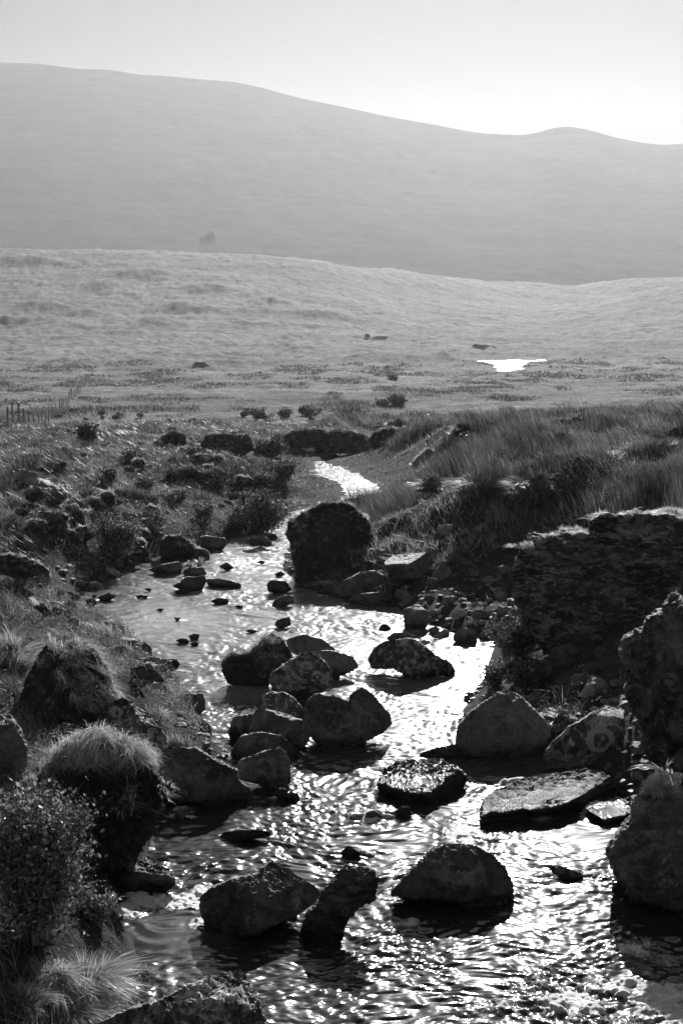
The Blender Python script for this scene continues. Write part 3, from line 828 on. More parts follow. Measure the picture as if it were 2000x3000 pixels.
def mask_rush(x, y):
    """how much of the bank is tall rush (0..1)"""
    n = fbm2(x / 1.6, y / 2.4, 3, 401)
    return sstep(-0.10, 0.10, n + 0.03)
def build_fields():
    rng = np.random.RandomState(3)
    def cand(n, y0, y1, u0=-0.30, u1=0.30):
        y = np.exp(rng.uniform(math.log(y0), math.log(y1), n))
        x = rng.uniform(u0, u1, n) * y
        return x, y
    # tall rushes, both banks; wind lays the tops over to the left
    x, y = cand(420000, 15.5, 100)
    s = sdist(x, y); side = x > xcen(y)
    r = rng.uniform(size=len(x))
    keep = (s > 0.25) & (r < mask_rush(x, y) * 1.0)
    left = ~side
    keep &= ~(side & (y < 19.5) & (s < 3.0))
    keep &= ~(side & (y < 28) & (s < 2.2))
    keep &= ~(left & (y < 20) & (s < 0.8))
    keep &= ~((y > 36) & (y < 60) & (s < 0.3))
    keep &= ~(left & (y < 34) & (s < 2.0) & (rng.uniform(size=len(x)) < 0.9))
    x, y, side, s = x[keep], y[keep], side[keep], s[keep]
    clump = fbm2(x / 1.3, y / 1.5, 3, 411)
    h = (0.14 + 0.42 * sstep(-0.3, 0.4, clump) + rng.uniform(-0.07, 0.12, len(x))) * np.where(side, 1.0, 0.85) * sstep(0.1, 1.3, s + 0.5)
    h *= 1 - 0.45 * sstep(55, 100, y)
    h *= 1 - 0.72 * ((y > 33) & (y < 60)) * sstep(3.0, 1.0, s)
    z = ground(x, y) - 0.03
    g = 0.45 * fbm2(x / 1.6, y / 1.8, 2, 421)
    lean = np.stack([-(0.26 + g + rng.normal(0, 0.13, len(x))) * np.where(side, 0.8, 1.9) * h * 1.3, rng.normal(-0.05, 0.16, len(x)) * h], 1)
    tone = np.clip(np.where(side, 0.22, 0.26) + 0.75 * fbm2(x / 1.3, y / 1.6, 4, 431, 0.6) + rng.normal(0, 0.22, len(x)), 0, 1)
    o = blade_obj('rushes', 'rush', P=np.stack([x, y, z], 1), h=h, w=np.maximum(0.007, 0.0004 * y) * rng.uniform(0.6, 1.4, len(x)), lean=lean, tone=tone, seed=5)
    kind(o, 'stuff', 'tall windblown rushes on both banks of the stream')
    # short bleached grass between them
    x, y = cand(330000, 7.6, 110)
    s = sdist(x, y); side = x > xcen(y)
    r = rng.uniform(size=len(x))
    m = 1 - 0.75 * mask_rush(x, y)
    keep = (s > 0.10) & (r < m * np.where(side & (y < 24) & (y > 10) & (s < 4.5), 0.10, 1.0)) & ~((y > 36) & (y < 58) & (s < 0.25))
    x, y, side = x[keep], y[keep], side[keep]
    patch = fbm2(x / 0.8, y / 1.0, 3, 441)
    keep = patch > -0.25
    x, y, side, patch = x[keep], y[keep], side[keep], patch[keep]
    sg = sdist(x, y)
    h = (1 - 0.5 * ((y > 34) & (y < 60) & (sg < 2.5))) * (0.10 + 0.10 * np.clip(patch + .3, 0, 1)) * rng.uniform(0.6, 1.6, len(x)) * np.where(y < 20, 1.0, 1.0)
    lean = np.stack([rng.normal(-0.4, 0.5, len(x)) * h, rng.normal(-0.15, 0.45, len(x)) * h], 1)
    tone = np.clip(0.22 + 0.6 * fbm2(x / 1.1, y / 1.3, 3, 451) + rng.normal(0, 0.2, len(x)), 0, 1)
    z = ground(x, y) - 0.02
    o = blade_obj('grass', 'grass', P=np.stack([x, y, z], 1), h=h, w=np.maximum(0.006, 0.00055 * y) * rng.uniform(0.6, 1.5, len(x)), lean=lean, tone=tone, seed=6, segs=2)
    kind(o, 'stuff', 'short bleached moor grass')
    # tussocks of the open moor
    n = 150000
    y = np.exp(rng.uniform(math.log(95), math.log(330), n)); x = rng.uniform(-0.3, 0.3, n) * y
    band = fbm2(x / 9, y / 16, 4, 461, 0.65)
    keep = (rng.uniform(size=n) < sstep(-0.1, 0.35, band) * 0.9 + 0.12) & (pond_d(x, y) > -0.02)
    x, y, band = x[keep], y[keep], band[keep]
    h = (0.10 + 0.28 * sstep(-0.05, 0.4, band)) * rng.uniform(0.5, 1.4, len(x))
    tone = np.clip(0.75 - 0.55 * sstep(0.0, 0.4, band) + rng.normal(0, 0.15, len(x)), 0, 1)
    z = ground(x, y) - 0.03
    o = blade_obj('tussock_grass', 'rush', P=np.stack([x, y, z], 1), h=h, w=0.0011 * y * rng.uniform(0.7, 1.6, len(x)), lean=np.stack([rng.normal(-0.2, 0.2, len(x)) * h, rng.normal(0, 0.2, len(x)) * h], 1), tone=tone, seed=7, segs=2)
    kind(o, 'stuff', 'rush beds and tussocks of the open valley floor')
    # heather and low scrub on the left bank: small leaves close over the ground
    n = 420000
    y = np.exp(rng.uniform(math.log(12), math.log(60), n)); x = rng.uniform(-0.3, 0.30, n) * y
    s = sdist(x, y); side = x > xcen(y)
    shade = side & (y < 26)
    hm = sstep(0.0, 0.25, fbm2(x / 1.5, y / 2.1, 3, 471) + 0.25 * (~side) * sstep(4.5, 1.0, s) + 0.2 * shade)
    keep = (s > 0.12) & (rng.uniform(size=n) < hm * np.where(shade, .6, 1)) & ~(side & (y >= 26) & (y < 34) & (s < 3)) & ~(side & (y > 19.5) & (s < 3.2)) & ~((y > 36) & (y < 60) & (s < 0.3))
    x, y, hm = x[keep], y[keep], hm[keep]
    sg = sdist(x, y)
    lift = (1 - 0.7 * ((y > 33) & (y < 60) & (sg < 2.5))) * 0.30 * hm * (0.5 + 0.5 * np.abs(fbm2(x / 0.5, y / 0.5, 2, 481))) * rng.uniform(0.2, 1.0, len(x)) ** 0.6
    z = ground(x, y) + lift
    sz = np.maximum(0.016, 0.0010 * y) * rng.uniform(0.6, 1.4, len(x))
    th = rng.uniform(0, 2 * np.pi, len(x))
    lean = np.stack([np.cos(th) * sz, np.sin(th) * sz], 1)
    tone = np.clip(0.3 - 0.25 * (x > xcen(y)) * (y < 26) + 0.35 * fbm2(x / 0.6, y / 0.6, 2, 491) + rng.normal(0, 0.22, len(x)), 0, 1)  # leaves on the near right bank coloured darker to imitate its shade
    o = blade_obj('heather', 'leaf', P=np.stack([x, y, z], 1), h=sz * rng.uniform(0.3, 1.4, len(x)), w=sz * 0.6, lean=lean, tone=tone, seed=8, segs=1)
    kind(o, 'stuff', 'low heather and scrub on the left bank')

def build_rubble():
    rng = np.random.RandomState(8)
    y = np.exp(rng.uniform(math.log(8), math.log(40), 26000)); x = rng.uniform(-.3, .3, 26000) * y
    s = sdist(x, y); side = x > xcen(y)
    k = (s > -0.35) & (s < np.where(side, 1.5, 0.5)) & (side | (y > 12)) & ~(side & (y < 10.5)) & (rng.uniform(size=len(x)) < np.where(s < 0, .25, .5) * sstep(-.2, .2, fbm2(x / .8, y / .8, 2, 5) + .2 * side))
    x, y, s = x[k], y[k], s[k]
    V0, F0 = ico(2); n = len(x)
    r = rng.gamma(2.0, 0.016, n) + 0.014
    z = ground(x, y)
    Vv = V0[None] * r[:, None, None] * rng.uniform(.6, 1.2, (n, 1, 3)) * np.array([1.15, 1, .6])
    Vv = Vv * (1 + rng.normal(0, .10, (n, len(V0), 1)))
    a = rng.uniform(0, 6.28, n); ca, sa = np.cos(a)[:, None], np.sin(a)[:, None]
    X = Vv[..., 0] * ca - Vv[..., 1] * sa; Y = Vv[..., 0] * sa + Vv[..., 1] * ca
    V = np.stack([X + x[:, None], Y + y[:, None], Vv[..., 2] + z[:, None] + r[:, None] * .2], -1).reshape(-1, 3)
    F = (F0[None] + (np.arange(n) * len(V0))[:, None, None]).reshape(-1, 3)
    me = mesh_np('gravel', V, None, F); attr(me, 'wet', np.repeat(sstep(.12, 0, s), len(V0)))
    kind(link('gravel', me, MAT['boulder']), 'stuff', 'loose gravel and pebbles along the water edge')

def fur(name, parent, W, F, n, hmin, hmax, cond, mat='grass', seed=1, wid=None, lean=(-0.3, -0.4), tone=(0.5, 0.2), out=0.6, clump=6.0):
    """grass growing from the faces of a rock or mound that meet cond(centre, normal)"""
    rng = np.random.RandomState(seed)
    a, b, c = W[F[:, 0]], W[F[:, 1]], W[F[:, 2]]
    nr = np.cross(b - a, c - a); ar = np.linalg.norm(nr, axis=1) + 1e-12
    nr = nr / ar[:, None]
    ctr = (a + b + c) / 3
    wt = cond(ctr, nr).astype(float) * ar
    if wt.sum() <= 0: return None
    nc_ = max(6, n // 26)
    root = rng.choice(len(F), nc_, p=wt / wt.sum())
    rc = ctr[root]
    gp = rng.randint(0, nc_, n)
    rad_ = hmax * 0.45
    off = rng.normal(0, 1, (n, 3)); off -= nr[root[gp]] * (off * nr[root[gp]]).sum(1)[:, None]; off *= rad_ * 0.55
    u, v = rng.uniform(size=(2, n)); sw = u + v > 1; u[sw], v[sw] = 1 - u[sw], 1 - v[sw]
    nn = nr[root[gp]]
    P = rc[gp] + off
    gh = rng.uniform(0.5, 1.25, nc_)[gp]; gt = rng.normal(0, 0.24, nc_)[gp]; gl = rng.normal(0, 0.6, (nc_, 2))[gp]
    cl = 0.5 + 0.5 * fbm3(P, clump, 2, seed + 9)
    h = rng.uniform(hmin, hmax, n) * (0.45 + 1.1 * cl) * gh
    wd = (0.006 if wid is None else wid) * rng.uniform(0.6, 1.4, n)
    L = np.stack([(nn[:, 0] * out + lean[0] + gl[:, 0] + rng.normal(0, 0.18, n)) * h + off[:, 0] * 0.9, (nn[:, 1] * out + lean[1] + gl[:, 1] + rng.normal(0, 0.18, n)) * h + off[:, 1] * 0.9], 1)
    T = np.clip(tone[0] + tone[1] * fbm3(P, 4.0, 2, seed + 19) * 1.5 + gt + rng.normal(0, tone[1], n), 0, 1)
    loc = np.array(parent.location)
    return blade_obj(name, mat, parent, loc, P=P - nn * 0.01, h=h, w=wd, lean=L, tone=T, seed=seed, segs=3, droop=0.45)

def tussock(label, crop, bx, by, wpx, hpx, n=1400, mat='grass', seed=1, lean=(-0.1, -0.2), tone=(0.55, 0.2), water=False, spread=0.9, lift=0.0, cat='grass tuft', group=None, at=None, wb=None):
    """a single tuft: arching blades out of one stool; bx,by its foot in the photo, wpx/hpx its size there"""
    rng = np.random.RandomState(seed + 1000)
    q = px(crop, [(bx, by)])[0]; s = CR[crop][2]
    p = (hit_water(*q) if water else hit_ground(*q)) if at is None else np.array(at, float)
    if at is not None: p = np.array(at, float)
    t = float((p - CAM) @ FWD)
    W, H = wpx / s * t / FOC, hpx / s * t / FOC
    ns_ = max(3, min(44, n // 60)); g = rng.randint(0, ns_, n)
    ga = rng.uniform(0, 2 * np.pi, ns_); gr_ = np.sqrt(rng.uniform(0, 1, ns_)) * W * 0.34
    gdir = rng.normal(0, 0.55, (ns_, 2)); gh = rng.uniform(0.55, 1.1, ns_); gt = rng.normal(0, 0.15, ns_)
    ang = rng.uniform(0, 2 * np.pi, n); rr = np.sqrt(rng.uniform(0, 1, n))
    bx_ = np.cos(ga[g]) * gr_[g]; by_ = np.sin(ga[g]) * gr_[g]
    hump = H * 0.35 * np.exp(-(gr_[g] / (W * 0.3)) ** 2) * (n > 800)
    base = np.stack([bx_ + np.cos(ang) * rr * W * 0.07, by_ + np.sin(ang) * rr * W * 0.07, -0.04 + lift + hump - 0.0 * ang], 1)
    h = H * rng.uniform(0.45, 1.0, n) * gh[g] * (1 - 0.25 * rr) * (0.75 if n > 800 else 1)
    L = np.stack([np.cos(ang) * rr * W * 0.20 * spread + bx_ * 0.55 * spread + (lean[0] + gdir[g, 0] + rng.normal(0, 0.10, n)) * h, np.sin(ang) * rr * W * 0.20 * spread + by_ * 0.55 * spread + (lean[1] + gdir[g, 1] + rng.normal(0, 0.10, n)) * h], 1)
    tone = (tone[0] + gt[g], tone[1])
    T = np.clip(tone[0] + rng.normal(0, tone[1], n), 0, 1)
    T = np.clip(T + rng.choice([-.3, 0, .25], n), 0, 1)
    wd = max(0.005, 0.0006 * t) if wb is None else wb
    V, qd, ts, TT_ = blades(base, h, np.full(n, wd) * rng.uniform(0.6, 1.4, n), L, T, seed, 4, droop=0.5)
    me = mesh_np('grass_tuft', V, qd, ts); attr(me, 'tone', TT_)
    o = link('grass_tuft', me, MAT[mat]); o.location = p
    tag(o, label, cat, group)
    return o

def tubes(paths, r0, r1, sides=4):
    V, Q = [], []
    for pth, ra, rb in paths:
        n = len(pth); b = len(V)
        for i, p in enumerate(pth):
            d = (pth[min(i + 1, n - 1)] - pth[max(i - 1, 0)]); d = d / (np.linalg.norm(d) + 1e-9)
            a = np.cross(d, [0.3, 0.9, 0.1]); a /= np.linalg.norm(a) + 1e-9; c = np.cross(d, a)
            r = ra + (rb - ra) * i / max(n - 1, 1)
            for k in range(sides):
                t = 2 * math.pi * k / sides
                V.append(p + (a * math.cos(t) + c * math.sin(t)) * r)
        for i in range(n - 1):
            for k in range(sides):
                Q.append([b + i * sides + k, b + i * sides + (k + 1) % sides, b + (i + 1) * sides + (k + 1) % sides, b + (i + 1) * sides + k])
    return np.array(V), np.array(Q)
def shrub(name, label, crop, bx, by, wpx, hpx, stems=14, twigs=9, leaves=16, leaf=0.02, seed=1, lean=(0.0, 0.0), fan=0.7, thick=0.010, low=0.15, cat='shrub', tone=(0.45, 0.25), group=None, water=False, leafy=1.0):
    rng = np.random.RandomState(seed + 500)
    q = px(crop, [(bx, by)])[0]; s = CR[crop][2]
    p = hit_water(*q) if water else hit_ground(*q)
    t = float((p - CAM) @ FWD); W, H = wpx / s * t / FOC, hpx / s * t / FOC
    root = empty(name, p); tag(root, label, cat, group)
    paths, LP, LD = [], [], []
    for i in range(stems):
        a = rng.uniform(0, 2 * np.pi); rad = math.sqrt(rng.uniform(0, 1)) * W * 0.5 * fan
        tip = np.array([math.cos(a) * rad + lean[0] * H, math.sin(a) * rad * 0.8 + lean[1] * H, H * rng.uniform(0.65, 1.0) * (1 - 0.25 * (rad / (W * .5)) ** 2)])
        st = np.array([math.cos(a) * rad * 0.25, math.sin(a) * rad * 0.25, -0.05])
        m = 9; pth = []
        wob = rng.normal(0, 0.02 * H, (m, 3)); wob = np.cumsum(wob, 0) * 0.6
        for k in range(m):
            u = k / (m - 1)
            pth.append(st + (tip - st) * np.array([u ** 1.5, u ** 1.5, u ** 0.85]) + wob[k] * u)
        paths.append((pth, thick, thick * 0.3))
        for j in range(twigs):
            u = rng.uniform(low, 1.0); f = u * (m - 1); k = int(f); k = min(k, m - 2)
            o = pth[k] + (pth[k + 1] - pth[k]) * (f - k)
            d = np.array([rng.normal(0, 1), rng.normal(0, 1), rng.normal(0.7, 0.5)]); d /= np.linalg.norm(d)
            Lg = H * rng.uniform(0.12, 0.26)
            tp = []
            bend = rng.normal(0, 0.25, 3)
            for g in range(5):
                w = g / 4; tp.append(o + d * Lg * w + bend * Lg * w * w)
            paths.append((tp, thick * 0.35, thick * 0.12))
            nl = int(leaves * rng.uniform(0.6, 1.4) * (leafy if u > 0.4 else leafy * 0.6))
            for g in range(nl):
                w = rng.uniform(0.15, 1.05); q2 = o + d * Lg * w + bend * Lg * w * w
                LP.append(q2 + rng.normal(0, leaf * 0.9, 3)); 
    V, Q = tubes(paths, 0, 0)
    me = mesh_np('stems', V, Q); attr(me, 'tone', rng.uniform(0.2, 0.9, len(V)))
    link('stems', me, MAT['twig'], root)
    LP = np.array(LP); n = len(LP)
    # small oval leaves, each a bent quad pair
    d1 = rng.normal(0, 1, (n, 3)); d1[:, 2] += 0.5; d1 /= np.linalg.norm(d1, axis=1)[:, None]
    d2 = np.cross(d1, rng.normal(0, 1, (n, 3))); d2 /= np.linalg.norm(d2, axis=1)[:, None] + 1e-9
    sz = leaf * rng.uniform(0.45, 1.7, n)[:, None]
    A = LP; B = LP + d1 * sz * 0.5 + d2 * sz * 0.30; Cc = LP + d1 * sz; Dd = LP + d1 * sz * 0.5 - d2 * sz * 0.30
    V = np.stack([A, B, Cc, Dd], 1).reshape(-1, 3)
    Q = (np.arange(n)[:, None] * 4 + np.array([[0, 1, 2, 3]]))
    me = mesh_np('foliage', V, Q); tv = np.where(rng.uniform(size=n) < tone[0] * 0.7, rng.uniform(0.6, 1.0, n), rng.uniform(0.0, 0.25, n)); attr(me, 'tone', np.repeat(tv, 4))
    link('foliage', me, MAT['leaf'], root)
    return root

def build_objects():
    up = lambda k: (lambda c, n: n[:, 2] > k)
    # ---------------- boulders standing in the stream
    o, W, F = rock('boulder', 'grassy boulder at the left end of the mid-stream cluster', 'C', [(1030, 600), (1060, 575), (1150, 570), (1200, 530), (1245, 478), (1290, 500), (1330, 560), (1352, 605), (1300, 645), (1245, 675), (1235, 720), (1130, 735), (1050, 705), (1026, 660)], 'peat', seed=3, nz=1.2)
    fur('grass', o, W, F, 2600, 0.04, 0.13, lambda c, n: (n[:, 1] < 0.6) & (n[:, 2] > -0.3) & (c[:, 2] > zw(c[:, 1]) + .15), 'grass', 3, lean=(-.4, -.2), tone=(0.2, 0.2))
    rock('boulder', 'low cracked boulder behind the speckled one, with pale veins', 'C', [(1310, 512), (1360, 490), (1410, 483), (1440, 500), (1480, 508), (1545, 556), (1500, 575), (1370, 578), (1330, 560)], 'mid', seed=4, base=(1400, 640))
    rock('boulder', 'speckled grey boulder with white lichen spots, middle of the stream cluster', 'C', [(1235, 690), (1250, 660), (1330, 610), (1390, 570), (1455, 558), (1480, 600), (1510, 640), (1525, 690), (1490, 735), (1430, 778), (1370, 795), (1310, 768), (1260, 745)], 'lichen', seed=5, depth=0.9, nf=7, det=7)
    rock('boulder', 'smooth dark boulder behind the right side of the speckled one', 'C', [(1465, 560), (1530, 558), (1570, 573), (1620, 588), (1646, 628), (1620, 652), (1560, 676), (1510, 690), (1490, 640)], 'mid', seed=6)
    rock('boulder', 'rounded boulder with pale rim behind the flat-topped one', 'C', [(1170, 840), (1190, 775), (1240, 750), (1300, 748), (1350, 780), (1385, 820), (1402, 862), (1390, 900), (1200, 880)], 'lichen', seed=7, base=(1300, 905))
    rock('boulder', 'small dark boulder at the left foot of the flat-topped one', 'C', [(1048, 935), (1068, 870), (1120, 842), (1160, 855), (1158, 920), (1110, 965), (1062, 975)], 'boulder', seed=8)
    rock('boulder', 'low wide boulder below the flat-topped one', 'C', [(1060, 1042), (1080, 990), (1112, 950), (1200, 935), (1290, 950), (1350, 1000), (1390, 1035), (1330, 1060), (1250, 1068), (1120, 1066)], 'boulder', seed=9, nf=5)
    rock('boulder', 'flat-topped boulder with a bright sunlit slab top', 'C', [(1148, 900), (1160, 860), (1176, 832), (1200, 820), (1290, 843), (1360, 868), (1418, 892), (1432, 940), (1405, 995), (1350, 1022), (1200, 1012), (1150, 960)], 'boulder', seed=10, depth=1.0, flat=(0.42, 3.6, 0.22), nf=3)
    rock('boulder', 'large notched black boulder right of the flat-topped one', 'C', [(1395, 830), (1410, 787), (1460, 760), (1530, 770), (1585, 790), (1603, 800), (1625, 748), (1665, 732), (1700, 750), (1740, 800), (1790, 850), (1797, 895), (1760, 935), (1700, 962), (1600, 1012), (1500, 1002), (1440, 965), (1405, 905)], 'boulder', seed=11, det=7, nf=8)
    rock('boulder', 'dark wedge boulder below the cluster, pale rim on top', 'C', [(1080, 1092), (1110, 1062), (1200, 1025), (1275, 1007), (1310, 1020), (1332, 1070), (1335, 1160), (1300, 1205), (1200, 1175), (1100, 1145)], 'boulder', seed=12)
    rock('stone', 'small wet stone just below the dark wedge boulder', 'C', [(1250, 1215), (1290, 1190), (1340, 1205), (1378, 1222), (1375, 1252), (1300, 1255)], 'wetrock', 'stone', seed=13, det=4)
    rock('boulder', 'long boulder with a drooping right end, alone right of the cluster', 'D', [(118, 600), (150, 545), (200, 515), (300, 507), (345, 515), (385, 545), (440, 590), (500, 615), (520, 648), (515, 674), (440, 672), (390, 677), (320, 692), (240, 640), (140, 642)], 'lichen', seed=14, det=7)
    rock('stone', 'low stone touching the back of the drooping boulder', 'D', [(205, 500), (240, 478), (300, 473), (330, 500), (280, 520), (220, 515)], 'mid', 'stone', seed=15, det=4)
    rock('boulder', 'big rounded grey boulder at the right edge of the glitter', 'D', [(522, 1000), (540, 905), (580, 850), (650, 800), (720, 752), (765, 740), (810, 763), (880, 828), (940, 880), (952, 950), (930, 1010), (880, 1045), (820, 1050), (700, 1055), (560, 1040)], 'mid', seed=16, det=7, nf=4, nz=0.6, depth=0.9)
    o, W, F = rock('slab', 'tilted slab with a white lichen ring, right of the big rounded boulder', 'D', [(925, 1045), (960, 990), (1050, 910), (1130, 860), (1210, 812), (1290, 828), (1302, 872), (1290, 960), (1250, 1040), (1180, 1095), (1080, 1120), (950, 1105)], 'lichslab', 'rock slab', seed=17, det=6, nf=3, nz=0.7)
    ring_lichen(o, W, (1762, 2155), 40)
    rock('stone', 'pointed stone on the bank above the lichen ring slab', 'D', [(1078, 775), (1130, 712), (1162, 708), (1168, 742), (1110, 785)], 'pale', 'stone', seed=18, det=4, land=True)
    rock('slab', 'broad streaked slab sloping into the stream below the rounded boulder', 'F', [(628, 245), (650, 150), (700, 105), (850, 48), (1000, 24), (1140, 4), (1200, 25), (1256, 62), (1252, 112), (1182, 172), (1080, 178), (960, 198), (880, 228), (760, 295), (655, 318)], 'slate', 'rock slab', seed=19, det=7, nf=2, nz=0.8, flat=(-0.65, 1.2, 0.0), depth=2.2, strata=0.05, base=(820, 262))
    rock('stone', 'thin rim of rock above the wet speckled boulder', 'D', [(340, 1042), (380, 1022), (440, 1003), (520, 990), (560, 1010), (525, 1060), (430, 1064)], 'wetrock', 'stone', seed=21, det=4)
    rock('boulder', 'wet speckled low boulder awash in the glitter', 'D', [(160, 1172), (200, 1102), (280, 1070), (460, 1062), (540, 1110), (580, 1155), (540, 1200), (520, 1252), (440, 1275), (300, 1262), (190, 1235)], 'wetrock', seed=20, det=7, flat=(-0.6, 1.3, -0.1), nf=2, nz=1.4, depth=2.2)
    rock('stone', 'small bright flat stone beside the big dark right-hand boulder', 'F', [(1118, 186), (1180, 160), (1240, 150), (1330, 178), (1348, 222), (1275, 258), (1210, 245)], 'pale', 'stone', seed=22, flat=(-0.7, 1.3, 0.0), nf=1, depth=2.2)
    rock('boulder', 'huge dark boulder at the right edge, its top sunlit', 'F', [(1238, 370), (1268, 312), (1335, 240), (1368, 172), (1398, 125), (1500, 102), (1580, 92), (1720, 88), (1840, 200), (1880, 520), (1760, 700), (1600, 690), (1500, 660), (1400, 640), (1320, 595), (1265, 475)], 'boulder', seed=23, det=7, depth=1.3, flat=(0.42, 2.8, 0.1), nf=5, base=(1400, 650))
    rock('boulder', 'large domed boulder in the foreground, right of centre', 'F', [(223, 574), (300, 492), (360, 430), (430, 370), (500, 352), (620, 363), (700, 408), (752, 460), (788, 540), (784, 620), (755, 700), (700, 742), (600, 745), (565, 722), (600, 640), (540, 612), (400, 595), (260, 588)], 'boulder', seed=24, det=7, nf=5, nz=0.9, base=(600, 660))
    rock('boulder', 'long blocky boulder with a peak at its right end, foreground left of centre', 'E', [(925, 672), (925, 592), (960, 560), (1060, 522), (1190, 492), (1203, 466), (1240, 437), (1290, 452), (1360, 502), (1440, 542), (1478, 582), (1440, 625), (1330, 692), (1200, 745), (1060, 792), (965, 745)], 'boulder', seed=25, det=7, flat=(0.5, 2.8, -0.3), nf=3, depth=1.1)
    rock('boulder', 'jagged leaning rock between the long block and the dome', 'E', [(1380, 745), (1410, 672), (1462, 620), (1512, 540), (1562, 475), (1602, 455), (1700, 472), (1730, 510), (1715, 600), (1650, 632), (1595, 690), (1562, 780), (1490, 812), (1400, 792)], 'slate', seed=26, det=7, nf=6, nz=1.5, strata=0.06)
    rock('boulder', 'mossy ridge-backed boulder cut off by the bottom of the photo', 'E', [(400, 1195), (560, 1130), (680, 1090), (800, 1040), (900, 1000), (1000, 960), (1100, 938), (1122, 960), (1142, 1010), (1175, 1050), (1205, 1150), (1240, 1260), (1150, 1360), (600, 1360)], 'lichslab', seed=27, det=7, nf=3, flat=(0.30, 2.0, 0.45), nz=1.2, dist=7.9)
    rock('slab', 'dark rock ledge with a sunlit crest at the left bank', 'E', [(525, 462), (600, 425), (690, 410), (722, 450), (792, 480), (802, 532), (765, 575), (640, 595), (500, 560), (470, 505)], 'slate', 'rock slab', seed=28, det=6, flat=(0.1, 2.0, 0.3), nf=3, strata=0.08)
    rock('stone', 'flat stone barely awash above the long block', 'E', [(1000, 332), (1030, 292), (1180, 285), (1292, 302), (1200, 318), (1050, 342)], 'wetrock', 'stone', seed=29, det=4)
    rock('stone', 'small pale wet stone at the foot of the left bank', 'E', [(800, 200), (830, 180), (862, 212), (838, 236), (805, 224)], 'pale', 'stone', seed=30, det=4)
    for i, (cr, p, lb) in enumerate([
        ('F', [(98, 244), (112, 205), (150, 195), (192, 226), (140, 245)], 'black hooked stone left of the pair above the dome'),
        ('F', [(238, 205), (270, 178), (312, 180), (328, 212), (280, 228)], 'small dark stone right of the pair above the dome'),
        ('F', [(0, 385), (30, 355), (97, 395), (60, 415), (0, 412)], 'dark pointed stone just above the jagged leaning rock'),
        ('F', [(938, 455), (1000, 450), (1100, 480), (1112, 512), (1000, 505)], 'low dark stone half drowned right of the dome'),
        ('C', [(1005, 172), (1040, 152), (1078, 180), (1040, 192)], 'dark little stone far up the left channel'),
        ('C', [(1225, 252), (1245, 235), (1312, 240), (1342, 280), (1292, 297), (1232, 287)], 'blocky stone off the left foot of the great mossy boulder'),
        ('C', [(1245, 352), (1262, 325), (1310, 303), (1347, 310), (1350, 342), (1300, 357)], 'two-humped stone below the great mossy boulder'),
        ('C', [(965, 332), (1000, 317), (1047, 322), (1052, 342), (1000, 348)], 'oval dark stone in the upper riffle'),
        ('C', [(1070, 357), (1092, 350), (1117, 355), (1115, 365)], 'tiny flat stone right of the oval one in the riffle'),
        ('C', [(798, 405), (815, 408), (830, 404), (822, 422), (808, 420)], 'tiny upright chip of rock in the calm pool'),
        ('C', [(714, 373), (735, 364), (756, 368), (742, 379)], 'tiny flat stone at the top of the calm pool'),
        ('C', [(803, 284), (835, 277), (871, 281), (865, 299), (810, 299)], 'flat square stone at the foot of the midstream flags'),
        ('C', [(865, 492), (890, 480), (917, 484), (912, 507), (880, 511)], 'upper stone of the trio in the middle of the pool'),
        ('C', [(804, 512), (835, 502), (862, 505), (872, 527), (830, 524)], 'left stone of the trio in the middle of the pool'),
        ('C', [(870, 527), (890, 519), (912, 522), (910, 538), (885, 537)], 'lowest stone of the trio in the middle of the pool'),
        ('C', [(1263, 440), (1268, 422), (1290, 412), (1330, 404), (1337, 440), (1300, 456), (1270, 450)], 'split stone standing alone above the cluster'),
        ('C', [(1178, 152), (1200, 143), (1222, 153), (1205, 162)], 'small stone in the left channel beside the great boulder'),
        ('C', [(1262, 207), (1290, 193), (1312, 213), (1270, 220)], 'small round stone against the foot of the great boulder'),
        ('C', [(624, 308), (650, 301), (682, 306), (676, 319), (630, 318)], 'long thin stone at the left of the riffle'),
        ('C', [(660, 277), (680, 270), (698, 277), (690, 288)], 'tiny stone above the long thin one in the riffle'),
        ('C', [(1120, 468), (1150, 460), (1190, 470), (1160, 480)], 'thin stone just awash left of the split stone'),
        ('C', [(393, 327), (415, 318), (433, 320), (452, 342), (425, 358), (398, 350)], 'dark round stone at the upper left corner of the pool'),
        ('C', [(450, 312), (500, 293), (537, 308), (500, 332), (460, 330)], 'pale-topped stone at the upper left shore of the pool'),
        ('C', [(170, 1240), (170, 1240), (171, 1241)], None),
        ('D', [(168, 460), (185, 438), (205, 436), (232, 458), (200, 464)], 'small triangular stone left of the cobble beach'),
        ]):
        if lb is None: continue
        rock('stone', lb, cr, p, 'wetrock' if i % 3 else 'boulder', 'stone', seed=40 + i, det=4, nf=4)
    rock('slab', 'flat layered flags standing in midstream above the pool', 'C', [(945, 232), (1000, 226), (1060, 236), (1110, 254), (1108, 272), (1050, 262), (960, 267)], 'boulder', 'rock slab', seed=70, det=5, flat=(0.25, 1.4, 0.0), nf=2, depth=1.1)
    rock('slab', 'grey flagstone with a pointed edge by the tufts at midstream', 'C', [(842, 195), (870, 175), (935, 178), (950, 210), (900, 220), (850, 217)], 'boulder', 'rock slab', seed=71, det=5, nf=3, depth=1.1, flat=(0.25, 1.4, 0.0))
    rock('slab', 'broad pale flagstone behind the pointed flagstone', 'C', [(680, 185), (740, 165), (820, 150), (838, 165), (830, 212), (730, 214)], 'boulder', 'rock slab', seed=72, det=5, flat=(0.25, 1.4, 0.0), nf=1, depth=1.1)
    rock('slab', 'wide smooth slab awash in front of the flagstones', 'C', [(790, 262), (850, 222), (940, 214), (948, 240), (930, 280), (850, 290)], 'wetrock', 'rock slab', seed=73, det=5, flat=(0.25, 1.4, 0.0), nf=1, nz=.4, depth=1.1)
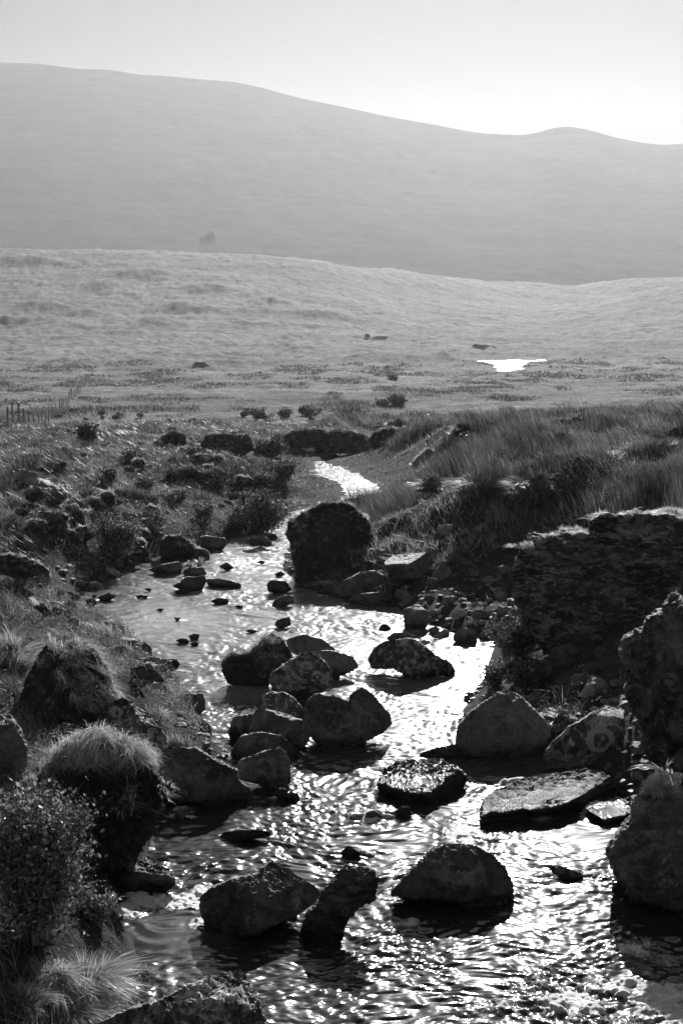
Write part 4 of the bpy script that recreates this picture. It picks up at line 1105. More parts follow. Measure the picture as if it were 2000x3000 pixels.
    # ---------------- left bank
    o, W, F = rock('boulder', 'tall mossy boulder on the left bank, fringed with pale grass', 'C', [(60, 900), (110, 750), (150, 650), (180, 572), (225, 520), (285, 499), (350, 506), (430, 552), (490, 640), (520, 740), (560, 800), (565, 950), (400, 1010), (200, 1010), (80, 960)], 'peat', seed=31, det=7, land=True, nf=3, nz=0.8, depth=0.8, base=(300, 960))
    fur('moss', o, W, F, 9000, 0.01, 0.035, lambda c, n: (n[:, 1] < 0.3), 'rush', 31, lean=(-.1, -.5), tone=(0.1, 0.1), out=.3)
    fur('grass', o, W, F, 7000, 0.04, 0.12, lambda c, n: (n[:, 0] > 0.25) & (n[:, 2] > -0.1) & (n[:, 1] > -0.7), 'grass', 32, lean=(0.7, -.8), tone=(0.8, 0.2), wid=0.005, out=.1)
    fur('rim', o, W, F, 2500, 0.02, 0.06, lambda c, n: (n[:, 0] < 0.3) & (n[:, 2] > 0.45) & (n[:, 1] > -0.5), 'grass', 39, lean=(-.2, 0), tone=(0.6, 0.2), wid=0.005, out=.3)
    o, W, F = rock('slab', 'slanting pale-crested slab leaning on the tall mossy boulder', 'C', [(500, 800), (560, 775), (640, 818), (692, 868), (764, 955), (768, 1010), (752, 1100), (650, 1130), (560, 1010), (500, 920)], 'lichen', 'rock slab', seed=32, det=7, land=True, nf=4, flat=(0.35, 2.4, 0.75))
    rock('boulder', 'cracked grey boulder at the left edge of the photo', 'C', [(-90, 800), (0, 803), (40, 860), (90, 930), (118, 1000), (123, 1062), (116, 1150), (60, 1190), (-80, 1200), (-140, 1000)], 'mid', seed=33, det=7, land=True, nf=4, base=(60, 1180))
    rock('boulder', 'black boulder sloping to the water below the dark tuft', 'C', [(690, 1060), (780, 1000), (900, 1016), (980, 1060), (1085, 1110), (1098, 1160), (1150, 1190), (1172, 1242), (1080, 1292), (900, 1250), (760, 1262), (690, 1210)], 'boulder', seed=34, det=7, nf=4)
    rock('boulder', 'smooth leaning boulder behind the bristling grass, left shore', 'C', [(640, 745), (690, 702), (735, 688), (770, 740), (800, 800), (822, 872), (760, 890), (690, 850)], 'mid', seed=35, det=6, nf=4, nz=.7)
    rock('boulder', 'dark angular boulder at the left shore beside the dark pool', 'C', [(795, 775), (860, 758), (925, 745), (942, 790), (944, 832), (880, 865), (815, 852)], 'boulder', seed=36, nf=7)
    rock('boulder', 'round black boulder on the left shore above the ledges', 'C', [(600, 562), (620, 525), (665, 520), (695, 545), (699, 592), (670, 615), (620, 602)], 'boulder', seed=37)
    rock('slab', 'flat wet ledge right below the round black boulder', 'C', [(690, 622), (730, 600), (810, 598), (828, 620), (815, 642), (760, 665), (700, 655)], 'wetrock', 'rock slab', seed=38, flat=(-0.2, 1.6, 0), nf=2)
    rock('slab', 'bright-edged ledges under grass between the black and leaning boulders', 'C', [(600, 640), (680, 625), (725, 660), (765, 705), (730, 700), (680, 705), (640, 740), (600, 700)], 'slate', 'rock slab', seed=39, land=True, strata=.08, flat=(0, 1.5, .4))
    rock('slab', 'small wet slab at the foot of the dark bank tuft', 'C', [(895, 885), (930, 872), (965, 905), (978, 955), (935, 948)], 'wetrock', 'rock slab', seed=74, det=4)
    o, W, F = rock('tussock_mound', 'big overhanging peat mound with a shaggy grass cap, left foreground', 'C', [(205, 1100), (240, 1045), (300, 995), (400, 965), (480, 975), (570, 1005), (640, 1045), (692, 1120), (745, 1195), (735, 1270), (650, 1400), (600, 1480), (500, 1550), (420, 1560), (300, 1500), (200, 1350), (185, 1200)], 'peat', 'grass mound', seed=81, det=7, land=True, nf=5, base=(420, 1560), dist=11.3, depth=0.6, nz=2.2, box=.8)
    fur('grass', o, W, F, 12000, 0.05, 0.14, lambda c, n: (c[:, 2] > np.percentile(c[:, 2], 80)) | ((c[:, 2] > np.percentile(c[:, 2], 50)) & (n[:, 0] > 0.0) & (fbm3(c, 2.5, 2, 4) > 0.05)), 'grass', 33, lean=(.35, -1.1), tone=(0.7, 0.25), wid=0.005, out=.2)
    fur('moss', o, W, F, 5000, 0.012, 0.04, lambda c, n: n[:, 1] < 0.2, 'rush', 34, lean=(0, -.5), tone=(0.1, 0.1), out=.2)
    rock('slab', 'pale weathered rock lying on the slope in the rushes at far left', 'J', [(100, 235), (130, 180), (150, 165), (210, 175), (300, 200), (350, 215), (410, 250), (480, 300), (560, 370), (600, 420), (640, 470), (570, 470), (540, 400), (440, 345), (390, 325), (350, 280), (250, 270), (140, 250)], 'pale', 'rock slab', seed=82, det=6, land=True, nf=3, flat=(-0.7, 1.2, .15), nz=1.3, depth=2.4)
    for i, (p, lb) in enumerate([([(405, 335), (450, 333), (520, 350), (560, 400), (550, 470), (480, 460), (420, 400)], 'black hollow-faced turf bank under the pale weathered rock'),
                                 ([(410, 425), (500, 405), (545, 450), (560, 520), (520, 570), (440, 560), (405, 480)], 'mossy hump below the hollow-faced turf bank'),
                                 ([(570, 365), (620, 350), (660, 375), (700, 430), (690, 460), (620, 440)], 'rimmed hump right of the pale weathered rock'),
                                 ([(665, 330), (710, 315), (750, 335), (760, 400), (700, 430), (660, 390)], 'small hump higher up beside the dark rush clump'),
                                 ([(935, 430), (985, 405), (1040, 425), (1070, 480), (1000, 500), (940, 480)], 'upper of two grassy humps left of the riverside scrub'),
                                 ([(935, 505), (990, 490), (1030, 515), (1045, 600), (960, 610), (925, 560)], 'lower of two grassy humps left of the riverside scrub'),
                                 ([(1040, 660), (1110, 605), (1180, 600), (1250, 640), (1290, 690), (1360, 700), (1375, 750), (1200, 770), (1060, 760)], 'long undercut turf bank with a grassy lip at the shore'),
                                 ([(0, 740), (60, 725), (140, 740), (230, 775), (320, 830), (330, 920), (200, 930), (60, 860), (0, 850)], 'dark undercut turf bank at far left with a grassy lip'),
                                 ([(280, 490), (370, 475), (430, 510), (450, 560), (500, 580), (470, 640), (330, 600)], 'rimmed turf step left of the leafy bush')]):
        o, W, F = rock('turf_hump', lb, 'J', p, 'moor', 'turf hump', seed=90 + i, land=True, nf=2, nz=1.2)
        fur('grass', o, W, F, 1500, 0.03, 0.09, up(0.45), 'grass', 90 + i, lean=(-.5, -.5), tone=(0.75, 0.2), wid=0.012, out=.2)
        fur('moss', o, W, F, 1500, 0.02, 0.07, up(-0.4), 'rush', 190 + i, lean=(-.5, -.5), tone=(0.2, 0.2), wid=0.012, out=.3)
    rock('slab', 'long narrow slab like a fallen log at the left edge above the pool', 'J', [(85, 912), (130, 925), (200, 970), (290, 1055), (360, 1125), (405, 1185), (350, 1160), (240, 1085), (110, 955)], 'slate', 'rock slab', seed=83, land=True, flat=(-0.7, 1.3, 0.0), nf=2, depth=2.2)
    rock('slab', 'narrow pale slab jutting from the dark turf bank', 'J', [(298, 845), (350, 848), (462, 915), (450, 940), (400, 915), (330, 880)], 'pale', 'rock slab', seed=84, land=True, flat=(-0.7, 1.3, 0.0), nf=1, depth=2.2)
    rock('slab', 'thin level slab showing its bright edge under the leafy bush', 'J', [(540, 745), (600, 738), (672, 740), (684, 752), (640, 762), (580, 760)], 'pale', 'rock slab', seed=85, land=True, det=4, flat=(-0.7, 1.3, 0.0), nf=1, depth=2.2)
    rock('slab', 'bright slanting slab running down to the riffle below the bush', 'J', [(665, 780), (720, 798), (780, 840), (838, 892), (790, 890), (710, 845)], 'pale', 'rock slab', seed=86, land=True, flat=(-0.7, 1.3, 0.0), nf=1, depth=2.2)
    rock('boulder', 'square dark boulder with a lit edge at the far left shore', 'J', [(1290, 650), (1320, 610), (1365, 604), (1472, 620), (1497, 652), (1452, 705), (1370, 700), (1300, 690)], 'boulder', seed=87, flat=(.4, 2.0, 0), nf=3)
    # shore stones at the upper left corner of the pool
    for i, (x, y, w, h) in enumerate([(480, 1015, 50, 26), (540, 985, 44, 30), (430, 1025, 44, 30), (500, 960, 56, 34), (590, 960, 40, 22), (620, 1000, 40, 22), (390, 1010, 40, 26), (350, 1050, 50, 28), (460, 1060, 40, 20)]):
        rng = np.random.RandomState(i); th = np.arange(9) / 9 * 6.283
        rr = rng.uniform(.7, 1.1, 9)
        rock('stone', 'one of the dark broken stones strewn below the turf bank at the left shore', 'J', np.stack([x + w / 2 * rr * np.cos(th), y - h / 2 * rr * np.sin(th)], 1), 'boulder' if i % 2 else 'slate', 'stone', seed=110 + i, det=4, land=True, group='broken stones of the left shore')
    # ---------------- far outcrops on both sides of the upper stream
    for i, (cr, p, lb) in enumerate([
        ('A', [(748, 600), (790, 570), (850, 590), (858, 640), (760, 645)], 'leftmost dark outcrop with a bright top, above the upper stream'),
        ('A', [(915, 660), (950, 592), (1000, 584), (1140, 588), (1162, 640), (1110, 695), (940, 682)], 'broad flat-topped outcrop left of the upper stream bend'),
        ('A', [(1288, 600), (1350, 568), (1480, 563), (1510, 590), (1480, 640), (1350, 650)], 'pale-rimmed outcrop directly above the upper stream bend'),
        ('A', [(1440, 620), (1500, 577), (1620, 570), (1700, 600), (1720, 650), (1600, 672), (1450, 665)], 'rightmost large outcrop above the upper stream bend'),
        ('B', [(120, 612), (160, 572), (240, 560), (308, 570), (300, 610), (250, 650), (150, 655)], 'rounded outcrop just right of the upper stream bend'),
        ('B', [(320, 720), (350, 690), (410, 645), (420, 665), (370, 720), (335, 735)], 'narrow ridge of pale rock slanting through the right bank rushes'),
        ('J', [(1100, 165), (1180, 158), (1260, 175), (1340, 205), (1490, 178), (1495, 205), (1350, 235), (1200, 240)], 'long low outcrop with a pale lip on the left bank'),
        ]):
        o, W, F = rock('outcrop', lb, cr, p, 'moor' if i != 5 else 'pale', 'outcrop', seed=130 + i, land=True, nf=3, nz=1.0)
        fur('grass', o, W, F, 1200, 0.05, 0.14, up(0.4), 'grass', 140 + i, tone=(0.8, 0.2), wid=0.02)
        if i != 5: fur('moss', o, W, F, 3000, 0.06, 0.26, lambda c, n: n[:, 1] < .3, 'rush', 240 + i, lean=(-.3, -.5), tone=(0.3, 0.25), wid=0.018, out=.4)
    # ---------------- great boulder and the rocks of the right bank
    o, W, F = rock('boulder', 'great mossy boulder at the narrows, grass on its crown', 'H', [(595, 700), (570, 560), (532, 480), (555, 400), (650, 350), (760, 290), (860, 275), (940, 290), (1000, 335), (1060, 380), (1078, 430), (1110, 520), (1100, 640), (1020, 730), (880, 790), (740, 800), (600, 790)], 'peat', seed=151, det=7, nf=3, nz=0.9, depth=0.8, base=(720, 800))
    fur('grass', o, W, F, 5000, 0.03, 0.10, lambda c, n: (n[:, 2] > 0.45), 'grass', 151, lean=(0.1, -.3), tone=(0.45, 0.25), wid=0.01)
    fur('moss', o, W, F, 7000, 0.02, 0.07, lambda c, n: (n[:, 1] < 0.3) & (c[:, 2] > zw(c[:, 1]) + .35), 'rush', 152, lean=(0, -.2), tone=(0.12, 0.1), wid=0.010)
    rock('boulder', 'pale pointed rock propped upright against the great mossy boulder', 'H', [(1020, 510), (1045, 465), (1075, 447), (1145, 490), (1200, 545), (1195, 600), (1150, 680), (1100, 710), (1040, 730), (1000, 700), (1015, 600)], 'mid', seed=152, nf=6)
    rock('boulder', 'angular boulder with a flat grey table top on the right bank', 'D', [(195, 157), (235, 122), (310, 110), (395, 107), (406, 160), (392, 212), (370, 242), (290, 240), (215, 202)], 'boulder', seed=153, det=6, flat=(0.05, 1.9, -0.2), nf=2, base=(300, 330), nz=.5, depth=1.7)
    rock('boulder', 'dark pointed rock right of the table-topped boulder', 'D', [(408, 275), (420, 205), (472, 148), (502, 185), (512, 252), (470, 290)], 'mid', seed=154, base=(460, 330))
    rock('slab', 'long smooth slab sloping down beneath the table-topped boulder', 'D', [(-130, 290), (-60, 262), (40, 225), (80, 200), (150, 190), (197, 215), (230, 250), (180, 268), (60, 305), (-10, 318)], 'boulder', 'rock slab', seed=155, det=6, flat=(0.1, 1.2, 0.0), nf=1, nz=.6, base=(60, 330), depth=1.2)
    rock('slab', 'long thin flagstone at the foot of the great mossy boulder', 'C', [(1338, 272), (1400, 246), (1480, 236), (1545, 236), (1560, 262), (1500, 276), (1400, 284)], 'boulder', 'rock slab', seed=156, flat=(0.1, 1.2, 0.0), nf=1, nz=.5, depth=1.2)
    rock('slab', 'flat diamond-shaped flagstone at the edge of the shaded water', 'D', [(15, 335), (60, 302), (140, 292), (220, 290), (242, 312), (180, 347), (100, 358)], 'boulder', 'rock slab', seed=157, flat=(0.1, 1.2, 0.0), nf=1, nz=.5, depth=1.2)
    rock('boulder', 'squat block at the left end of the cobble beach', 'D', [(283, 372), (320, 357), (370, 363), (395, 380), (407, 420), (382, 455), (290, 462)], 'mid', seed=158, nf=4)
    rock('boulder', 'dim square block under the foot of the crag', 'D', [(868, 385), (920, 372), (990, 378), (1000, 420), (960, 448), (880, 435)], 'mid', seed=159, land=True)
    rock('boulder', 'broad rounded block at the front of the cobble beach', 'D', [(512, 490), (530, 465), (580, 455), (620, 470), (622, 520), (560, 526), (515, 515)], 'mid', seed=160, nf=4)
    rock('boulder', 'dim boulder half hidden in the shaded right bank plants', 'D', [(940, 590), (990, 545), (1050, 525), (1085, 560), (1090, 610), (1020, 640), (950, 630)], 'boulder', seed=161, land=True)
    rng = np.random.RandomState(12)
    cob = [(425, 385, 60, 34), (490, 335, 70, 50), (540, 392, 70, 56), (640, 395, 90, 50), (735, 310, 70, 46), (740, 378, 90, 46), (455, 405, 34, 20), (500, 410, 30, 24), (425, 420, 34, 20), (640, 270, 34, 26), (690, 385, 60, 30),
           (425, 465, 60, 36), (470, 480, 60, 40), (660, 490, 70, 46), (590, 440, 50, 22), (540, 435, 40, 20), (340, 475, 50, 22), (330, 495, 40, 20), (610, 345, 40, 20), (560, 350, 36, 20), (680, 330, 30, 30), (490, 440, 50, 20),
           (640, 430, 50, 24), (700, 430, 60, 30), (760, 410, 60, 30), (800, 380, 60, 30), (600, 300, 34, 20), (560, 310, 30, 22), (700, 280, 40, 20), (440, 495, 40, 18), (385, 520, 50, 26), (520, 350, 26, 16), (590, 372, 30, 16), (660, 352, 26, 16)]
    for i, (x, y, w, h) in enumerate(cob):
        th = np.arange(10) / 10 * 6.283; rr = rng.uniform(.78, 1.12, 10)
        rock('cobble', 'one of the grey cobbles on the shaded beach below the crag', 'D', np.stack([x + w / 2 * rr * np.cos(th), y - h / 2 * rr * np.sin(th)], 1), ('mid', 'mid', 'pale', 'boulder')[i % 4], 'cobble', seed=200 + i, det=4 if w > 50 else 3, land=True, nf=5, group='cobbles below the crag', nz=.8)
    rng = np.random.RandomState(31)
    for i in range(34):
        yy = rng.uniform(1250, 1570); e = np.array(EDGE)[:, :2][::-1]; xe = np.interp(yy, e[:, 0], e[:, 1]); sz = rng.uniform(14, 42) * (yy - 900) / 500
        x0 = xe - rng.uniform(-12, 60); n_ = 8; th = (np.arange(n_) + rng.uniform(-.3, .3, n_)) / n_ * 6.283; rr = rng.uniform(.6, 1.15, n_)
        rock('stone', 'one of the dark broken stones strewn below the turf bank at the left shore', 'G', np.stack([x0 + sz / 2 * rr * np.cos(th), yy - sz * .30 * rr * np.sin(th)], 1), ('boulder', 'slate', 'lichen')[i % 3], 'stone', seed=300 + i, det=4, land=True, group='broken stones of the left shore', nf=5, nz=1.3)
    for i in range(30):
        xx, yy = rng.uniform(860, 1190), rng.uniform(1200, 1400); sz = rng.uniform(16, 44)
        if xx > 1150 and yy < 1300: continue
        th = (np.arange(8) + rng.uniform(-.3, .3, 8)) / 8 * 6.283; rr = rng.uniform(.6, 1.15, 8)
        rock('stone', 'one of the dim rocks scattered on the shaded slope left of the crag', 'G', np.stack([xx + sz / 2 * rr * np.cos(th), yy - sz * .36 * rr * np.sin(th)], 1), ('boulder', 'mid', 'lichen')[i % 3], 'stone', seed=340 + i, det=4, land=True, group='rocks of the shaded slope', nf=5, nz=1.3)
    for i in range(84):
        left = i % 2 == 0
        xx, yy = (rng.uniform(20, 620), rng.uniform(1000, 1260)) if left else (rng.uniform(120, 900), rng.uniform(935, 1050))
        sz = rng.uniform(14, 40) * (0.6 + (yy - 930) / 500)
        th = (np.arange(8) + rng.uniform(-.3, .3, 8)) / 8 * 6.283; rr = rng.uniform(.6, 1.15, 8)
        rock('stone', 'one of the half-buried dark stones in the rough grass left of the upper stream', 'G', np.stack([xx + sz / 2 * rr * np.cos(th), yy - sz * .30 * rr * np.sin(th)], 1), ('boulder', 'slate', 'moor', 'lichen')[i % 4], 'stone', seed=400 + i, det=4, land=True, group='stones in the rough grass of the left bank', nf=5, nz=1.4, sink=-0.06, flat=(0.1, 2.2, rng.uniform(-.4, .4)))
    for i, (x, y, w, h, lb) in enumerate([(840, 300, 80, 60, 'fallen block at the left foot of the crag'), (900, 420, 110, 56, 'wide fallen block under the crag beside the dim square block'), (1040, 400, 90, 60, 'upright fallen block in shade under the middle of the crag'), (1150, 440, 130, 70, 'large dim fallen block under the right part of the crag'), (1060, 480, 100, 50, 'flat dim stone in the plants below the crag'), (1200, 560, 90, 60, 'dark stone beside the rough lichen-crusted boulder'), (1150, 640, 110, 60, 'dim sloping stone above the pointed bank stone')]):
        th = (np.arange(9) + rng.uniform(-.3, .3, 9)) / 9 * 6.283; rr = rng.uniform(.75, 1.15, 9)
        rock('boulder', lb, 'D', np.stack([x + w / 2 * rr * np.cos(th), y - h / 2 * rr * np.sin(th)], 1), ('boulder', 'lichen', 'slate')[i % 3], 'boulder', seed=460 + i, land=True, nf=6, nz=1.3)
    for i, (x, y, w, h) in enumerate([(330, 1135, 70, 40), (400, 1165, 80, 44), (470, 1195, 70, 40), (545, 1212, 70, 44), (420, 1105, 70, 36), (505, 1130, 80, 40), (570, 1165, 60, 40), (350, 1215, 70, 44), (190, 1165, 80, 46), (250, 1110, 60, 36), (120, 1215, 80, 50), (610, 1120, 60, 36), (60, 1130, 80, 44), (300, 1060, 70, 30), (450, 1050, 60, 26)]):
        shrub('heather_bush', 'one of the low leafy heather bushes spread over the left bank slope', 'G', x, y, w, h, 16, 10, 12, 0.045, 500 + i, thick=0.006, tone=(.38, .25), fan=1.0, cat='heather bush', group='heather bushes of the left bank slope')
    for i in range(22):
        xx, yy = rng.uniform(10, 620), rng.uniform(1010, 1290)
        if xx > 330 and yy > 1225: continue
        sz = rng.uniform(28, 60) * (0.6 + (yy - 930) / 600); th = np.arange(14) / 14 * 6.283; rr = rng.uniform(.8, 1.1, 14)
        o, W, F = rock('turf_hump', 'one of the rounded turf humps with a sunlit rim on the left bank', 'G', np.stack([xx + sz / 2 * rr * np.cos(th), yy - sz * .33 * rr * np.sin(th)], 1), 'moor', 'turf hump', seed=530 + i, land=True, det=5, nf=2, nz=1.5, sink=-.05, group='turf humps of the left bank')
        fur('grass', o, W, F, 900, 0.03, 0.10, up(0.4), 'grass', 560 + i, lean=(-.4, -.5), tone=(0.8, 0.2), wid=0.013, out=.2)
    # the crag
    o, W, F = rock('crag', 'dark layered crag with a bright grassy ledge, right side', 'B', [(765, 1225), (800, 1180), (812, 1120), (850, 1078), (880, 1055), (1000, 1050), (1060, 1050), (1148, 1048), (1152, 1000), (1172, 966), (1220, 956), (1400, 962), (1568, 968), (1800, 960), (2100, 990), (2150, 1300), (2100, 1800), (1500, 1800), (1100, 1720), (930, 1560), (850, 1470), (790, 1340)], 'crag', 'crag', seed=171, det=7, dist=18.4, nf=6, nz=0.75, strata=0.10, depth=0.40, box=0.35, flat=(0.80, 3.0, 0.0))
    fur('grass', o, W, F, 6000, 0.03, 0.10, lambda c, n: (n[:, 2] > 0.65) & (c[:, 2] > 0.9), 'grass', 171, lean=(-0.1, -.2), tone=(0.85, 0.15), wid=0.007)
    o, W, F = rock('boulder', 'rough lichen-crusted boulder rising at the right edge', 'D', [(1288, 560), (1310, 515), (1400, 462), (1432, 410), (1482, 360), (1512, 302), (1570, 252), (1750, 190), (1900, 500), (1850, 1050), (1560, 1110), (1430, 1060), (1370, 900), (1310, 760), (1292, 660)], 'rough', seed=172, det=7, dist=12.6, nf=5, nz=1.1)
    fur('moss', o, W, F, 3500, 0.02, 0.07, lambda c, n: fbm3(c, 1.5, 2, 8) > 0.1, 'rush', 172, tone=(.3, .2))
    # ---------------- tufts
    T = tussock
    T('big shaggy grass tussock in the bottom left corner', 'E', 380, 1060, 380, 330, 4500, seed=1, tone=(.55, .25), lean=(.15, -.3))
    T('drooping pale grass clump between the big tussock and the bare twigs, bottom left', 'E', 250, 1010, 300, 240, 3200, seed=61, tone=(.6, .25), lean=(.4, -.4))
    T('grass spilling over the bank at the very bottom left', 'E', 330, 1150, 380, 220, 3600, seed=62, tone=(.55, .25), lean=(.3, -.5))
    T('small tussock standing at the water edge, bottom left', 'E', 650, 950, 150, 120, 1300, seed=2, tone=(.5, .25))
    T('low dry tussock in front of the bare twigs, bottom left', 'E', 120, 1080, 260, 150, 2400, seed=3, tone=(.4, .3))
    T('tiny grass sprig on the ridge-backed boulder at the bottom', 'E', 735, 1085, 80, 60, 200, seed=4, tone=(.8, .2), at=tuple(CAM + ray(469, 2942) * 8.3))
    T('pale tuft hanging beside the cracked grey boulder', 'C', 150, 1175, 130, 110, 900, seed=5, lean=(.6, -.2), tone=(.75, .2))
    T('dark pillar-like tuft with lit tips beside the slanting slab', 'C', 830, 1060, 170, 190, 3000, 'grass', seed=6, tone=(.30, .25), lean=(.15, -.1))
    T('bristling tuft fanning over the leaning boulder at the left shore', 'C', 690, 850, 190, 130, 380, 'grass', seed=7, tone=(.6, .25), spread=1.3)
    T('stiff sunlit tuft on the right above the huge dark boulder', 'F', 1460, 95, 170, 110, 1300, 'grass', seed=8, tone=(.75, .25), at=tuple(CAM + ray(1928, 2318) * 11.6), lean=(-.2, -.1))
    T('tall flowering grass stalks standing behind the stiff sunlit tuft', 'D', 1470, 1060, 60, 180, 60, 'grass', seed=9, tone=(.5, .25), at=tuple(CAM + ray(1945, 2250) * 11.2))
    T('round dark tuft between the rounded boulder and the lichen ring slab', 'D', 1010, 880, 170, 110, 1600, 'rush', seed=10, tone=(.3, .2))
    T('sunlit grass plume in the notch of the crag', 'B', 1085, 1055, 130, 90, 1500, 'grass', seed=11, tone=(.9, .12), at=tuple(CAM + ray(1692, 1571) * 19.1), lean=(-.5, 0))
    T('plume of grass spilling over the left corner of the crag', 'B', 830, 1110, 130, 90, 260, 'grass', seed=12, tone=(.7, .2), at=tuple(CAM + ray(1535, 1600) * 18.3), lean=(-.5, 0))
    T('grass cap on the crag at the right edge', 'B', 1500, 955, 220, 75, 2200, 'grass', seed=13, tone=(.85, .15), at=tuple(CAM + ray(1960, 1508) * 19.3), lean=(-.2, 0))
    T('small tufts growing from the midstream flagstones', 'C', 900, 190, 110, 60, 400, 'grass', seed=14, tone=(.5, .25), water=True, lift=.12)
    T('reedy clump by the inner corner of the pool', 'J', 430, 1130, 110, 130, 500, 'rush', seed=15, tone=(.4, .3))
    T('short tuft on the shore right of the reedy clump', 'J', 480, 1200, 80, 60, 500, 'grass', seed=16, tone=(.5, .25))
    T('tall bleached grass clump at the left edge above the mossy boulder', 'I', 70, 560, 260, 520, 3500, 'grass', seed=17, tone=(.55, .3), lean=(-.15, 0))
    T('dense dark clump of rushes on the left slope', 'J', 840, 390, 330, 180, 2600, 'rush', seed=18, tone=(.22, .2), lean=(-.2, 0))
    T('sprig of thin stalks beside the dim boulder of the right bank', 'D', 925, 690, 70, 100, 120, 'rush', seed=19, tone=(.5, .3))
    # rush clumps that stand out on the right bank
    for i, (x, y, w, h, lb) in enumerate([(640, 880, 260, 210, 'leftmost tall rush clump on the right bank'), (880, 880, 240, 200, 'broad rush clump in the middle of the right bank'), (560, 600, 150, 110, 'dark rush clump at the top of the right bank by the outcrop'),
                                          (1420, 700, 300, 170, 'tall dark rush clump near the right edge'), (260, 560, 130, 80, 'dark rush clump beyond the upper stream bend'), (420, 850, 180, 130, 'rush clump leaning over the right shore of the upper stream')]):
        T(lb, 'B', x, y, w, h, 1800, 'rush', seed=30 + i, tone=(.27, .25), lean=(-.2, 0), cat='rush clump', spread=.7)
    # ---------------- shrubs
    shrub('shrub', 'large bilberry bush with small bright leaves and bare lower twigs, bottom left', 'E', 170, 800, 560, 740, 60, 24, 14, 0.028, 1, thick=0.008, fan=.9, low=.12, tone=(.5, .3), leafy=1.1)
    shrub('shrub', 'low straggling bush at the waterline right of the large bilberry bush', 'E', 440, 720, 280, 170, 14, 12, 14, 0.02, 2, thick=0.006, tone=(.6, .25))
    shrub('shrub', 'leafy trailing shrub hanging on the right flank of the peat mound', 'C', 660, 1260, 170, 190, 16, 12, 26, 0.02, 3, thick=0.005, tone=(.5, .25))
    shrub('shrub', 'round leafy bush on the left bank below the pale weathered rock', 'J', 770, 790, 360, 340, 30, 16, 22, 0.04, 4, thick=0.008, tone=(.35, .25), fan=.9)
    shrub('shrub', 'feathery bush on the left bank by the upper stream', 'A', 1290, 815, 200, 130, 18, 12, 18, 0.06, 5, thick=0.01, tone=(.4, .25), fan=.9)
    shrub('shrub', 'dark scrub overhanging the water left of the great mossy boulder', 'A', 1210, 1040, 300, 190, 30, 14, 20, 0.05, 6, thick=0.01, tone=(.3, .25), fan=.95)
    shrub('shrub', 'thin sapling with shining leaves over the glitter at the right shore', 'D', 740, 640, 130, 210, 7, 8, 7, 0.028, 7, thick=0.006, tone=(.3, .3))
    shrub('shrub', 'dark trailing plant at the waterline above the rounded boulder', 'D', 700, 740, 150, 130, 12, 12, 16, 0.026, 8, thick=0.006, tone=(.3, .25))
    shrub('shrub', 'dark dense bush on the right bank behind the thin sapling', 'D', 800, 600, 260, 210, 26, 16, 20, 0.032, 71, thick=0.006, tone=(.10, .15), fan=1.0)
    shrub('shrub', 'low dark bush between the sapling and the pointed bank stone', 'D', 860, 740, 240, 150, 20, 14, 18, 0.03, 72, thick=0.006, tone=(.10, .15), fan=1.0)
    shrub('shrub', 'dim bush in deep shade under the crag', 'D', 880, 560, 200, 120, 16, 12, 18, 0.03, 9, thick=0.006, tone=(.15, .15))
    for i, (x, y, w, h, lb) in enumerate([(1200, 525, 140, 60, 'left one of three dark heather bushes on the flat'), (1310, 515, 90, 50, 'middle one of three dark heather bushes on the flat'), (1410, 500, 90, 46, 'right one of three dark heather bushes on the flat'), (400, 620, 80, 75, 'dark upright bush among the rushes at left'), (1230, 690, 220, 90, 'dark spreading bush under the broad flat-topped outcrop')]):
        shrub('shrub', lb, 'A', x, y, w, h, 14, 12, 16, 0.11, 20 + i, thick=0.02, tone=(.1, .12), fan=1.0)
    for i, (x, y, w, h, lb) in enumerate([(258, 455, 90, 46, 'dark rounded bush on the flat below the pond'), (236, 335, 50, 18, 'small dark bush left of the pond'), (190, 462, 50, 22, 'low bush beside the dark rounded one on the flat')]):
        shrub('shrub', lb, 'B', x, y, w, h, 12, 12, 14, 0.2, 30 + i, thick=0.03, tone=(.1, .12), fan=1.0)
    # distant rocks on the moor
    rock('outcrop', 'lone dark peat hag on the far moor, left of centre', 'A', [(882, 272), (895, 252), (940, 254), (970, 276), (930, 280)], 'moor', 'outcrop', seed=181, land=True, det=4)
    rock('boulder', 'upright boulder standing on the far moor', 'B', [(105, 142), (108, 124), (120, 120), (130, 130), (132, 143)], 'moor', seed=182, land=True, det=4)
    rock('outcrop', 'low line of dark rocks beside the upright far boulder', 'B', [(130, 142), (160, 133), (212, 134), (214, 143), (170, 146)], 'moor', 'outcrop', seed=183, land=True, det=4)
    rock('outcrop', 'dark hag at the right end of the far bank before the pond', 'B', [(592, 182), (610, 170), (660, 173), (718, 185), (720, 193), (640, 194)], 'moor', 'outcrop', seed=184, land=True, det=4)
    # a lone tree in the haze at the foot of the mountain
    far_tree()
    fence()

